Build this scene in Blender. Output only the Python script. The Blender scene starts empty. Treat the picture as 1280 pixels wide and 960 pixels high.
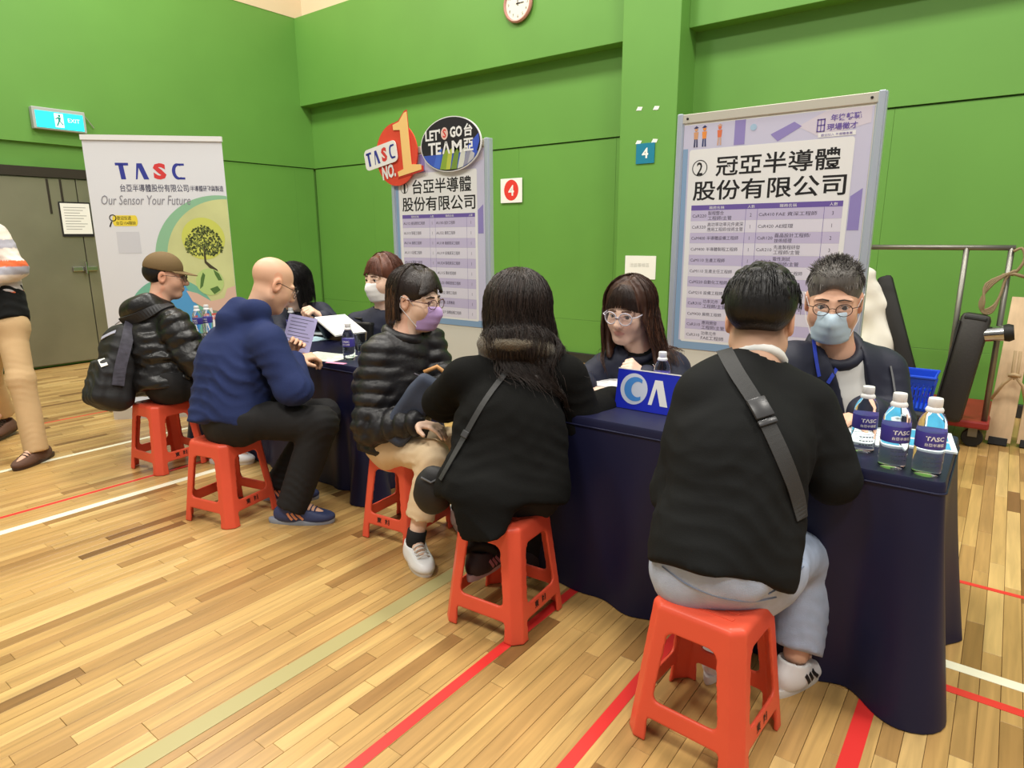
import bpy, bmesh, math, random
import numpy as np
from mathutils import Vector, Matrix
random.seed(7); np.random.seed(7)
SC = bpy.context.scene
COL = SC.collection
# ------------------------------------------------------------------ camera
FPX = 812.66; CAMH = 1.34
YAW, PIT, ROL = [math.radians(a) for a in (37.166, 12.741, -0.285)]
FF = np.array([-math.sin(YAW)*math.cos(PIT), math.cos(YAW)*math.cos(PIT), -math.sin(PIT)])
_r = np.array([math.cos(YAW), math.sin(YAW), 0.0]); _u = np.cross(_r, FF)
RR = _r*math.cos(ROL)+_u*math.sin(ROL); UU = -_r*math.sin(ROL)+_u*math.cos(ROL)
CAMP = np.array([0, 0, CAMH])
cd = bpy.data.cameras.new('camera'); cam = bpy.data.objects.new('camera', cd); COL.objects.link(cam)
cd.sensor_fit = 'HORIZONTAL'; cd.sensor_width = 36.0; cd.lens = FPX/1280*36; cd.clip_start = 0.05; cd.clip_end = 100
_m = Matrix.Identity(4)
for i in range(3):
    _m[i][0] = RR[i]; _m[i][1] = UU[i]; _m[i][2] = -FF[i]; _m[i][3] = CAMP[i]
cam.matrix_world = _m; SC.camera = cam
def at(u, v, x=None, y=None, z=None):
    d = FF+RR*(u-640)/FPX-UU*(v-480)/FPX
    t = (z-CAMH)/d[2] if z is not None else (y/d[1] if y is not None else x/d[0])
    return CAMP+d*t
# ------------------------------------------------------------------ light
SC.view_settings.view_transform = 'Standard'; SC.view_settings.look = 'None'
SC.view_settings.gamma = 1.0; SC.view_settings.exposure = -0.2; SC.view_settings.use_curve_mapping = False
W = bpy.data.worlds.new('hall_air'); SC.world = W; W.use_nodes = True
W.node_tree.nodes['Background'].inputs[0].default_value = (1.0, 0.97, 0.92, 1); W.node_tree.nodes['Background'].inputs[1].default_value = 0.40
def area(name, loc, size, power, col=(1, .96, .88), target=None):
    l = bpy.data.lights.new(name, 'AREA'); l.shape = 'RECTANGLE'; l.size, l.size_y = size; l.energy = power; l.color = col
    o = bpy.data.objects.new(name, l); COL.objects.link(o); o.location = loc
    if target is not None:
        o.rotation_euler = (Vector(target)-Vector(loc)).to_track_quat('-Z', 'Y').to_euler()
    return o
for i, (lx, ly) in enumerate([(-7, 3.0), (-3.6, 3.2), (-0.2, 3.2), (3.2, 3.2), (-5.5, -1.2), (-1.8, -1.2), (1.8, -1.2)]):
    area('ceiling_lamp', (lx, ly, 6.6), (1.1, 1.1), 205)
# ------------------------------------------------------------------ materials
def lin(c):
    c = np.array(c[:3], float)/255.0
    return tuple(np.where(c <= .04045, c/12.92, ((c+.055)/1.055)**2.4))+(1.0,)
MATS = {}
def mat(name, col=(200, 200, 200), rough=.55, metal=0.0, bump=None, var=0.0, vscale=8, spec=.5, trans=0.0, ior=1.45, emit=None, attr=None, sheen=0.0, coat=0.0, vdir=(1, 1, 1), alpha=1.0):
    if name in MATS: return MATS[name]
    m = bpy.data.materials.new(name); m.use_nodes = True; nt = m.node_tree; b = nt.nodes['Principled BSDF']
    b.inputs['Base Color'].default_value = lin(col); b.inputs['Roughness'].default_value = rough; b.inputs['Metallic'].default_value = metal
    b.inputs['Specular IOR Level'].default_value = spec; b.inputs['IOR'].default_value = ior
    b.inputs['Transmission Weight'].default_value = trans; b.inputs['Sheen Weight'].default_value = sheen; b.inputs['Coat Weight'].default_value = coat
    b.inputs['Alpha'].default_value = alpha
    L = nt.links; tc = nt.nodes.new('ShaderNodeTexCoord'); mp = nt.nodes.new('ShaderNodeMapping'); mp.inputs['Scale'].default_value = vdir
    L.new(tc.outputs['Object'], mp.inputs[0])
    src = None
    if attr:
        a = nt.nodes.new('ShaderNodeAttribute'); a.attribute_name = attr; src = a.outputs['Color']; L.new(src, b.inputs['Base Color'])
    if var:
        n = nt.nodes.new('ShaderNodeTexNoise'); n.inputs['Scale'].default_value = vscale; n.inputs['Detail'].default_value = 5; L.new(mp.outputs[0], n.inputs[0])
        mr = nt.nodes.new('ShaderNodeMapRange'); mr.inputs[1].default_value = .25; mr.inputs[2].default_value = .75; mr.inputs[3].default_value = 1-var; mr.inputs[4].default_value = 1+var
        L.new(n.outputs[0], mr.inputs[0])
        hs = nt.nodes.new('ShaderNodeHueSaturation'); hs.inputs['Color'].default_value = lin(col)
        if src: L.new(src, hs.inputs['Color'])
        L.new(mr.outputs[0], hs.inputs['Value']); L.new(hs.outputs[0], b.inputs['Base Color'])
    if bump:
        n2 = nt.nodes.new('ShaderNodeTexNoise'); n2.inputs['Scale'].default_value = bump[0]; n2.inputs['Detail'].default_value = 4; L.new(mp.outputs[0], n2.inputs[0])
        bp = nt.nodes.new('ShaderNodeBump'); bp.inputs['Strength'].default_value = bump[1]; bp.inputs['Distance'].default_value = bump[2] if len(bump) > 2 else .003
        L.new(n2.outputs[0], bp.inputs['Height']); L.new(bp.outputs[0], b.inputs['Normal'])
    if emit:
        b.inputs['Emission Color'].default_value = lin(col); b.inputs['Emission Strength'].default_value = emit
    MATS[name] = m
    return m
# ------------------------------------------------------------------ object helpers
def tag(o, label=None, cat=None, group=None, kind=None):
    if label: o['label'] = label
    if cat: o['category'] = cat
    if group: o['group'] = group
    if kind: o['kind'] = kind
    return o
def mesh(name, V, Fc, m, parent=None, smooth=False, autosmooth=None):
    me = bpy.data.meshes.new(name)
    if isinstance(V, np.ndarray): V = V.tolist()
    if isinstance(Fc, np.ndarray): Fc = Fc.tolist()
    me.from_pydata(V, [], Fc)
    if m is not None: me.materials.append(m)
    if smooth: me.shade_smooth()
    me.update()
    if autosmooth is not None:
        me.shade_smooth(); me.set_sharp_from_angle(angle=math.radians(autosmooth))
    o = bpy.data.objects.new(name, me); COL.objects.link(o)
    if parent is not None: o.parent = parent
    return o
def empty(name, loc=(0, 0, 0), rz=0.0):
    o = bpy.data.objects.new(name, None); COL.objects.link(o); o.location = loc; o.rotation_euler = (0, 0, rz); o.empty_display_size = .05
    return o
def copy_tree(o, parent=None):
    c = o.copy(); COL.objects.link(c); c.parent = parent
    for ch in list(o.children): copy_tree(ch, c)
    return c
class MB:
    """collects shapes; build() links them as one mesh object"""
    def __init__(s): s.V = []; s.F = []
    def add(s, V, Fc):
        n = len(s.V); s.V += [tuple(v) for v in V]; s.F += [tuple(i+n for i in f) for f in Fc]; return s
    def box(s, lo, hi, bev=0.0, X=None):
        bm = bmesh.new(); bmesh.ops.create_cube(bm, size=1)
        lo = Vector(lo); hi = Vector(hi)
        for v in bm.verts: v.co = Vector(((v.co[i]+.5)*(hi[i]-lo[i])+lo[i]) for i in range(3))
        if bev: bmesh.ops.bevel(bm, geom=list(bm.edges), offset=bev, segments=2, affect='EDGES', profile=.5)
        return s.bm(bm, X)
    def bm(s, bm, X=None):
        if X is not None: bm.transform(X)
        bm.verts.ensure_lookup_table()
        for i, v in enumerate(bm.verts): v.index = i
        s.add([tuple(v.co) for v in bm.verts], [[v.index for v in f.verts] for f in bm.faces]); bm.free(); return s
    def tube(s, pts, r, n=8, closed=False, caps=True):
        pts = [np.array(p, float) for p in pts]; k = len(pts)
        rs = r if isinstance(r, (list, tuple, np.ndarray)) else [r]*k
        T = [(pts[min(i+1, k-1)]-pts[max(i-1, 0)]) for i in range(k)]
        if closed: T = [pts[(i+1) % k]-pts[i-1] for i in range(k)]
        T = [t/(np.linalg.norm(t)+1e-12) for t in T]
        a = np.array([0, 0, 1.]) if abs(T[0][2]) < .9 else np.array([1., 0, 0])
        u = np.cross(T[0], a); u /= np.linalg.norm(u); V = []
        for i in range(k):
            u = u-T[i]*(u@T[i]); u /= np.linalg.norm(u)+1e-12; w = np.cross(T[i], u)
            for j in range(n):
                an = 2*math.pi*j/n; V.append(pts[i]+(u*math.cos(an)+w*math.sin(an))*rs[i])
        Fc = []
        for i in range(k if closed else k-1):
            for j in range(n):
                a0 = i*n+j; a1 = i*n+(j+1) % n; b0 = ((i+1) % k)*n+j; b1 = ((i+1) % k)*n+(j+1) % n
                Fc.append((a0, a1, b1, b0))
        if caps and not closed:
            Fc.append(tuple(range(n))[::-1]); Fc.append(tuple(range((k-1)*n, k*n)))
        return s.add(V, Fc)
    def lathe(s, prof, n=24, loc=(0, 0, 0), X=None):
        V = []; Fc = []; k = len(prof)
        for r, z in prof:
            for j in range(n):
                a = 2*math.pi*j/n; p = Vector((r*math.cos(a)+loc[0], r*math.sin(a)+loc[1], z+loc[2]))
                V.append(tuple(X @ p) if X is not None else tuple(p))
        for i in range(k-1):
            for j in range(n):
                Fc.append((i*n+j, i*n+(j+1) % n, (i+1)*n+(j+1) % n, (i+1)*n+j))
        if prof[0][0] > 1e-6: Fc.append(tuple(range(n))[::-1])
        if prof[-1][0] > 1e-6: Fc.append(tuple(range((k-1)*n, k*n)))
        return s.add(V, Fc)
    def prism(s, outline, fr, t0, t1):
        """outline in frame coords, extruded along the frame normal from t0 to t1"""
        n = len(outline); V = [fr(x, y, t0) for x, y in outline]+[fr(x, y, t1) for x, y in outline]
        Fc = [tuple(range(n))[::-1], tuple(range(n, 2*n))]+[(i, (i+1) % n, n+(i+1) % n, n+i) for i in range(n)]
        return s.add(V, Fc)
    def flat(s, outline, fr, t):
        return s.add([fr(x, y, t) for x, y in outline], [tuple(range(len(outline)))])
    def build(s, name, m, parent=None, smooth=False, auto=None):
        return mesh(name, s.V, s.F, m, parent, smooth, auto)
def frame(o, r, u):
    """plane frame: x along r, y along u, t along the outward normal r x u"""
    o = np.array(o, float); r = np.array(r, float); r /= np.linalg.norm(r); u = np.array(u, float); u /= np.linalg.norm(u); n = np.cross(r, u)
    return lambda x, y, t=0.0: tuple(o+r*x+u*y+n*t)
def circle(cx, cy, rx, ry=None, n=40, a0=0, a1=360):
    ry = rx if ry is None else ry
    e = 0 if abs(a1-a0) >= 360 else 1
    return [(cx+rx*math.cos(math.radians(a0+(a1-a0)*i/(n if not e else n-1))), cy+ry*math.sin(math.radians(a0+(a1-a0)*i/(n if not e else n-1)))) for i in range(n)]
def rrect(x0, y0, x1, y1, r, n=5):
    o = []
    for cx, cy, a in ((x1-r, y1-r, 0), (x0+r, y1-r, 90), (x0+r, y0+r, 180), (x1-r, y0+r, 270)):
        o += [(cx+r*math.cos(math.radians(a+90*i/n)), cy+r*math.sin(math.radians(a+90*i/n))) for i in range(n+1)]
    return o
_tc = {}
def glyphs(body, bold=0.0, res=2, shear=0.0):
    k = (body, bold, res, shear)
    if k in _tc: return _tc[k]
    c = bpy.data.curves.new('lettering', 'FONT'); c.body = body; c.offset = bold; c.resolution_u = res; c.shear = shear
    o = bpy.data.objects.new('lettering', c); COL.objects.link(o)
    dg = bpy.context.evaluated_depsgraph_get(); dg.update(); me = bpy.data.meshes.new_from_object(o.evaluated_get(dg))
    V = np.array([v.co[:] for v in me.vertices]) if len(me.vertices) else np.zeros((1, 3)); Fc = [tuple(p.vertices) for p in me.polygons]
    bpy.data.objects.remove(o); bpy.data.curves.remove(c); bpy.data.meshes.remove(me)
    _tc[k] = (V, Fc); return _tc[k]
def write(mb, body, fr, x, y, w=None, h=None, bold=0.0, t=.0006, align='l', res=2, rot=0.0, shear=0.0):
    """put lettering whose ink box has its lower-left (or centre) at x,y and fits width w and/or height h"""
    V, Fc = glyphs(body, bold, res, shear)
    lo = V.min(0); hi = V.max(0); sz = np.maximum(hi-lo, 1e-6)
    sx = w/sz[0] if w else None; sy = h/sz[1] if h else None
    if sx is None: sx = sy
    if sy is None: sy = sx
    c, s_ = math.cos(rot), math.sin(rot); P = []
    for v in V:
        a = (v[0]-lo[0])*sx; b = (v[1]-lo[1])*sy
        if align == 'c': a -= sz[0]*sx/2
        if align == 'r': a -= sz[0]*sx
        P.append(fr(x+a*c-b*s_, y+a*s_+b*c, t))
    mb.add(P, Fc)
# ================================================================== SETTING
YW, XL = 6.031, -8.06
ZG, ZB, ZC = 2.30, 3.10, 4.20          # groove, beam underside, top of the green paint
GREEN = mat('green_wall_paint', (100, 153, 66), .5, var=.05, vscale=1.3, bump=(60, .05))
CREAM = mat('cream_wall_paint', (226, 205, 172), .7, var=.03, vscale=2)
def struct(o, label=None):
    o['kind'] = 'structure'
    if label: o['label'] = label
    return o
wb = struct(MB().box((XL-.3, YW+.045, 0), (3.4, YW+.30, 6.9)).box((XL, YW, ZG), (3.4, YW+.05, ZB+.06)).build('wall_back', GREEN), 'green painted back wall of the sports hall')
wl = struct(MB().box((XL-.3, -3.2, 0), (XL-.045, YW+.05, 6.9)).box((XL-.05, -3.2, ZG), (XL, YW+.04, ZC)).build('wall_left', GREEN), 'green painted left wall of the sports hall')
def panels(parent, axis, a0, a1, gap_at=None):
    step = 1.2; k = 0; a = a0
    while a < a1-.02:
        b = min(a+step, a1)
        for z0, z1 in ((.10, .46), (.4615, ZG-.012)):
            if axis == 'x': p = MB().box((a+.0006, YW+.012, z0), (b-.0006, YW+.05, z1), .0015)
            else: p = MB().box((XL-.05, a+.0006, z0), (XL-.012, b-.0006, z1), .0015)
            p.build('wall_panel', GREEN, parent)
        a = b
panels(wb, 'x', XL-.01, 3.4); panels(wl, 'y', 3.30, YW-.02); panels(wl, 'y', -3.2, .35)
struct(MB().box((XL-.01, 5.86, ZB), (-3.043, YW+.02, ZC), .004).box((-2.495, 5.86, ZB), (3.4, YW+.02, ZC), .004).build('trim_1', GREEN), 'thick green beam running along the top of the back wall')
struct(MB().box((-3.043, 5.68, 0), (-2.495, YW+.06, 6.9), .006).build('trim_2', GREEN), 'square green pillar standing out of the back wall')
struct(MB().box((XL-.02, 5.98, ZC), (-3.043, YW+.03, 6.9)).box((-2.495, 5.98, ZC), (3.4, YW+.03, 6.9)).build('trim_3', CREAM), 'cream upper band of the back wall')
struct(MB().box((XL-.06, -3.2, ZC), (XL+.005, YW, 6.9)).build('trim_4', CREAM), 'cream upper band of the left wall')
BASE = mat('dark_baseboard', (44, 42, 38), .6)
struct(MB().box((XL, YW-.02, 0), (-3.043, YW+.02, .10), .004).box((-2.495, YW-.02, 0), (3.4, YW+.02, .10), .004).build('baseboard_back', BASE), 'dark baseboard along the back wall')
struct(MB().box((XL-.02, 3.3, 0), (XL+.015, YW-.02, .10), .004).build('baseboard_left', BASE), 'dark baseboard along the left wall')
# metal double door in the left wall
DOORM = mat('brushed_door_metal', (138, 136, 118), .38, .6, var=.16, vscale=1.5, bump=(5, .05))
FRM = mat('dark_door_frame', (52, 46, 38), .5, .3)
dr = struct(MB().box((XL-.06, .45, .02), (XL-.02, 3.2, 1.97)).build('door_1', DOORM), 'large dull metal double door in the left wall')
for y0, y1 in ((.47, 1.60), (1.608, 2.95)):
    MB().box((XL-.03, y0, .03), (XL+.012, y1, 1.955), .004).build('door_leaf', DOORM, dr)
MB().box((XL-.03, 2.958, .03), (XL+.012, 3.19, 1.955), .004).build('door_leaf', DOORM, dr)
MB().box((XL-.03, .35, 0), (XL+.03, .45, 2.06)).box((XL-.03, 3.2, 0), (XL+.03, 3.3, 2.06)).box((XL-.03, .35, 1.965), (XL+.03, 3.3, 2.06)).build('door_frame', FRM, dr)
CHR = mat('chrome', (190, 190, 190), .2, 1.0)
MB().box((XL+.012, 2.80, 1.00), (XL+.04, 3.04, 1.05), .006).tube([(XL+.04, 2.92, .98), (XL+.07, 2.92, .98), (XL+.07, 2.92, 1.1)], .012).build('latch', CHR, dr)
MB().box((XL+.012, 2.68, 1.60), (XL+.018, 2.70, 1.95)).box((XL+.012, 2.80, 1.60), (XL+.018, 2.82, 1.95)).build('hinge_strip', FRM, dr)
# floor: planks run along world Y
def wood():
    m = bpy.data.materials.new('varnished_maple'); m.use_nodes = True; nt = m.node_tree; b = nt.nodes['Principled BSDF']; L = nt.links
    g = nt.nodes.new('ShaderNodeNewGeometry'); a1 = nt.nodes.new('ShaderNodeAttribute'); a1.attribute_name = 'tone'
    a2 = nt.nodes.new('ShaderNodeAttribute'); a2.attribute_type = 'OBJECT'; a2.attribute_name = 'tone'
    ad = nt.nodes.new('ShaderNodeMath'); L.new(a1.outputs['Fac'], ad.inputs[0]); L.new(a2.outputs['Fac'], ad.inputs[1])
    mp = nt.nodes.new('ShaderNodeVectorMath'); mp.operation = 'MULTIPLY'; mp.inputs[1].default_value = (26, 1.6, 1); L.new(g.outputs['Position'], mp.inputs[0])
    off = nt.nodes.new('ShaderNodeVectorMath'); off.operation = 'ADD'; L.new(mp.outputs[0], off.inputs[0])
    cmb = nt.nodes.new('ShaderNodeCombineXYZ'); sc = nt.nodes.new('ShaderNodeMath'); sc.operation = 'MULTIPLY'; sc.inputs[1].default_value = 37; L.new(ad.outputs[0], sc.inputs[0]); L.new(sc.outputs[0], cmb.inputs[2]); L.new(cmb.outputs[0], off.inputs[1])
    n = nt.nodes.new('ShaderNodeTexNoise'); n.inputs['Scale'].default_value = 1.6; n.inputs['Detail'].default_value = 6; n.inputs['Distortion'].default_value = .6; L.new(off.outputs[0], n.inputs[0])
    r1 = nt.nodes.new('ShaderNodeValToRGB'); e = r1.color_ramp.elements
    e[0].position = 0; e[0].color = lin((120, 84, 46)); e[1].position = 1; e[1].color = lin((206, 172, 112))
    for p, c in ((.16, (150, 112, 64)), (.4, (176, 138, 84)), (.7, (191, 154, 94))):
        x = e.new(p); x.color = lin(c)
    L.new(ad.outputs[0], r1.inputs[0])
    mr = nt.nodes.new('ShaderNodeMapRange'); mr.inputs[1].default_value = .3; mr.inputs[2].default_value = .72; mr.inputs[3].default_value = 1.10; mr.inputs[4].default_value = .74; L.new(n.outputs[0], mr.inputs[0])
    hs = nt.nodes.new('ShaderNodeHueSaturation'); hs.inputs['Saturation'].default_value = 1.0; L.new(r1.outputs[0], hs.inputs['Color']); L.new(mr.outputs[0], hs.inputs['Value']); L.new(hs.outputs[0], b.inputs['Base Color'])
    b.inputs['Roughness'].default_value = .30; b.inputs['Specular IOR Level'].default_value = .45
    return m
WOOD = wood()
JOINT = mat('dark_plank_joint', (112, 78, 42), .7)
fl = struct(MB().box((XL-.3, -3.2, -.12), (3.4, YW+.3, -.012)).build('floor', JOINT), 'varnished maple strip floor with painted court lines')
PW = .0525; planks = []
rg = random.Random(11)
x = XL+.01
while x < 3.3:
    y = -1.6-rg.random()*.6
    while y < YW:
        ln = rg.choice((.32, .45, .6, .75, .9)); y1 = min(y+ln, YW+.01); planks.append((x, x+PW, y, y1, min(1, max(0, rg.gauss(.55, .24))))); y = y1
    x += PW
def pxy(px, py):
    q = np.array([px, py, 0])-CAMP; w = q@FF
    return (640+FPX*(q@RR)/w, 480-FPX*(q@UU)/w, w)
def parea(p):
    cx, cy = (p[0]+p[1])/2, (p[2]+p[3])/2; u, v, w = pxy(cx, cy)
    if w < .3 or u < -20 or u > 1300 or v > 975: return 0
    return (p[3]-p[2])/w**2
planks.sort(key=parea, reverse=True)
pm = {}
def plank_geo(l):
    bm = bmesh.new(); bmesh.ops.create_cube(bm, size=1)
    for v in bm.verts: v.co = Vector((v.co.x*(PW-.0012), v.co.y*(l-.0012), -.006 + v.co.z*.012))
    top = [e for e in bm.edges if all(v.co.z > -.001 for v in e.verts)]
    bmesh.ops.bevel(bm, geom=top, offset=.0009, segments=1, affect='EDGES')
    return bm
for p in planks[:300]:
    l = round(p[3]-p[2], 3)
    if l < .01: continue
    if l not in pm:
        bm = plank_geo(l); me = bpy.data.meshes.new('plank'); bm.to_mesh(me); bm.free(); me.materials.append(WOOD); pm[l] = me
    o = bpy.data.objects.new('plank', pm[l]); COL.objects.link(o); o.location = ((p[0]+p[1])/2, (p[2]+p[3])/2, 0); o['tone'] = p[4]; o.parent = fl
V = []; Fc = []; tone = []
for p in planks[300:]:
    n = len(V); g = .0006
    V += [(p[0]+g, p[2]+g, 0), (p[1]-g, p[2]+g, 0), (p[1]-g, p[3]-g, 0), (p[0]+g, p[3]-g, 0), (p[0]+g, p[2]+g, -.012), (p[1]-g, p[2]+g, -.012), (p[1]-g, p[3]-g, -.012), (p[0]+g, p[3]-g, -.012)]
    Fc += [(n, n+1, n+2, n+3), (n, n+4, n+5, n+1), (n+1, n+5, n+6, n+2), (n+2, n+6, n+7, n+3), (n+3, n+7, n+4, n)]; tone += [p[4]]*5
o = mesh('far_planks', V, Fc, WOOD, fl); o['kind'] = 'stuff'
o.data.attributes.new('tone', 'FLOAT', 'FACE').data.foreach_set('value', tone)
# painted court lines
def cline(n, col, label, x0, x1, y0, y1, z=.0012):
    struct(MB().box((x0, y0, .0), (x1, y1, z)).build('trim_%d' % n, mat('line_paint_%s' % col, {'white': (236, 232, 206), 'red': (214, 52, 48), 'sage': (164, 154, 104)}[col], .35)), label)
cline(5, 'white', 'white court line passing under the stool of the bald man', -3.635, -3.585, -1, 6)
cline(6, 'white', 'white court line beside the walking man and banner', -4.63, -4.59, -1, 6)
cline(7, 'red', 'thin red court line left of the long white line', -3.83, -3.805, -1, 6)
cline(8, 'sage', 'faded sage green court line across the open floor', -1.69, -1.625, -1, 6)
cline(9, 'red', 'red court line running under the middle stool', -1.212, -1.175, -1, 6)
cline(10, 'red', 'red court line running under the nearest stool', -.772, -.735, -1, 6)
cline(11, 'red', 'red court line meeting the right corner of the near tablecloth', -.195, -.148, -1, 2.14)
cline(12, 'white', 'white cross line right of the near table', -.6, 3.3, 2.275, 2.32)
cline(13, 'red', 'red cross line in front of the white cross line', -.19, 3.3, 2.145, 2.18)
cline(14, 'red', 'thin red cross line far right by the trolley', -.6, 3.3, 2.92, 2.945)
cline(15, 'red', 'thin red court line near the metal door', -5.62, -5.60, -1, 6)
# ================================================================== WALL THINGS
WHITE = mat('white_paper', (236, 236, 232), .7); BLACK = mat('black_ink', (24, 22, 24), .6)
def sheet(name, fr, w, h, m, label, cat, th=.004):
    r = empty(name, fr(w/2, 0)); inv = np.array(fr(w/2, 0))
    f2 = lambda x, y, t=0.0: tuple(np.array(fr(x, y, t))-inv)
    MB().prism(rrect(0, 0, w, h, min(w, h)*.02), f2, 0, th).build('backing', m, r)
    tag(r, label, cat)
    return r, f2
RED = mat('sign_red', (222, 58, 48), .5)
r, f = sheet('number_sign', frame((-4.716, YW-.001, 1.715), (1, 0, 0), (0, 0, 1)), .30, .262, WHITE, 'white paper sign with a red disc numbered 4 on green wall', 'sign')
MB().flat(circle(.15, .135, .10, .112), f, .0048).build('disc', RED, r); m_ = MB(); write(m_, '4', f, .15, .075, h=.115, bold=.02, align='c', t=.0056); m_.build('lettering', WHITE, r)
r, f = sheet('number_plate', frame((-2.865, 5.679, 1.985), (1, 0, 0), (0, 0, 1)), .18, .175, mat('teal_plate', (26, 122, 152), .4), 'small teal plate numbered 4 on the green pillar', 'sign', .008)
m_ = MB(); write(m_, '4', f, .09, .045, h=.09, bold=.02, align='c', t=.0092); m_.build('lettering', WHITE, r)
for k, (u, v) in enumerate(((799, 136), (820, 135), (798, 178), (818, 176))):
    p = at(u, v, y=5.678); mm = MB().prism([(-.03, -.012), (.02, -.016), (.034, .012), (-.012, .018)], frame((p[0], 5.679, p[2]), (1, 0, 0), (0, 0, 1)), 0, .002)
    tag(mm.build('tape_scrap', WHITE), ('left scrap of torn white tape high on the green pillar', 'right scrap of torn white tape high on the green pillar', 'torn tape scrap at the left top corner of teal plate', 'torn tape scrap at the right top corner of teal plate')[k], 'tape', 'torn tape scraps on the pillar')
r, f = sheet('notice_sheet', frame((at(781, 348, y=5.679)[0], 5.679, at(781, 348, y=5.679)[2]), (1, 0, 0), (0, 0, 1)), .315, .215, WHITE, 'pale notice sheet taped low on the green pillar', 'notice')
m_ = MB(); write(m_, '洽談等候區', f, .15, .11, w=.2, align='c', t=.0046); m_.build('lettering', mat('grey_print', (190, 190, 186), .7), r)
# clock
c0 = at(649, 5, y=5.858); r = empty('wall_clock', tuple(c0)); tag(r, 'round wall clock with pinkish rim high on the green beam', 'clock')
X = Matrix.Rotation(math.radians(90), 4, 'X')
MB().lathe([(.165, 0), (.178, .012), (.18, .03), (.165, .042), (.152, .038), (.150, .02)], 40, X=X).build('rim', mat('clock_rim', (186, 132, 118), .35), r, auto=40)
MB().lathe([(.152, .004), (.152, .024)], 40, X=X).build('dial', mat('clock_dial', (232, 226, 212), .5), r)
fc = lambda x, y, t=0.0: (x, -t, y)
m_ = MB()
for k in range(1, 13):
    a = math.radians(90-30*k); write(m_, str(k), fc, .118*math.cos(a), .118*math.sin(a)-.014, h=.028, align='c', t=.0246)
m_.build('numerals', BLACK, r)
for nm, a, l, wd in (('hour_hand', 0, .075, .006), ('minute_hand', 92, .115, .004)):
    a = math.radians(a); d = (math.cos(a), math.sin(a)); q = (-d[1]*wd, d[0]*wd)
    MB().prism([(-d[0]*.02+q[0], -d[1]*.02+q[1]), (-d[0]*.02-q[0], -d[1]*.02-q[1]), (d[0]*l-q[0]*.5, d[1]*l-q[1]*.5), (d[0]*l+q[0]*.5, d[1]*l+q[1]*.5)], fc, .025, .028).build(nm, BLACK, r)
# exit light box on the left wall
r = empty('exit_light', (XL, 2.875, 2.53)); tag(r, 'lit cyan exit light box above the metal door', 'exit sign')
MB().box((0, -.24, -.10), (.07, .24, .11), .006).build('housing', mat('grey_housing', (176, 180, 178), .4), r)
MB().box((.066, -.215, -.085), (.075, .215, .075)).build('lit_panel', mat('lit_cyan', (40, 205, 205), .4, emit=1.1), r)
fx = lambda x, y, t=0.0: (.0755+t, x, y)
PICT = mat('lit_white', (225, 250, 245), .4, emit=.9)
m_ = MB().flat([(-.05, -.07), (.03, -.07), (.03, .065), (-.05, .065)], fx, .0005); m_.build('pictogram_field', PICT, r)
m_ = MB().flat(circle(-.005, .043, .012, n=14), fx, .001)
for pl in ([(-.02, .03), (.008, .028), (.0, -.01), (-.018, -.008)], [(-.018, -.008), (-.004, -.01), (-.028, -.06), (-.04, -.055)], [(-.01, -.008), (.002, -.01), (.026, -.04), (.016, -.046)], [(-.02, .03), (-.014, .02), (-.038, .004), (-.044, .012)]): m_.flat(pl, fx, .001)
m_.build('pictogram', mat('exit_green', (30, 150, 140), .5), r)
m_ = MB(); write(m_, 'EXIT', fx, .07, -.01, w=.11, t=.001); m_.build('lettering', PICT, r)
MB().tube([(.03, .23, .1), (.03, .27, .05), (.02, .33, -.03)], .006).build('cable', mat('grey_cable', (150, 160, 140), .5), r)
# notice on the metal door
r, f = sheet('door_notice', frame((XL+.02, 2.76, 1.365), (0, 1, 0), (0, 0, 1)), .30, .36, BLACK, 'framed paper notice on the metal door beside the banner', 'notice')
MB().flat([(.012, .03), (.288, .03), (.288, .345), (.012, .345)], f, .005).build('paper', WHITE, r)
m_ = MB()
for k in range(9): m_.flat([(.04, .30-k*.028), (.25-(k % 3)*.03, .30-k*.028), (.25-(k % 3)*.03, .306-k*.028), (.04, .306-k*.028)], f, .0056)
m_.build('printed_lines', mat('grey_lines', (150, 150, 150), .7), r)
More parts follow.
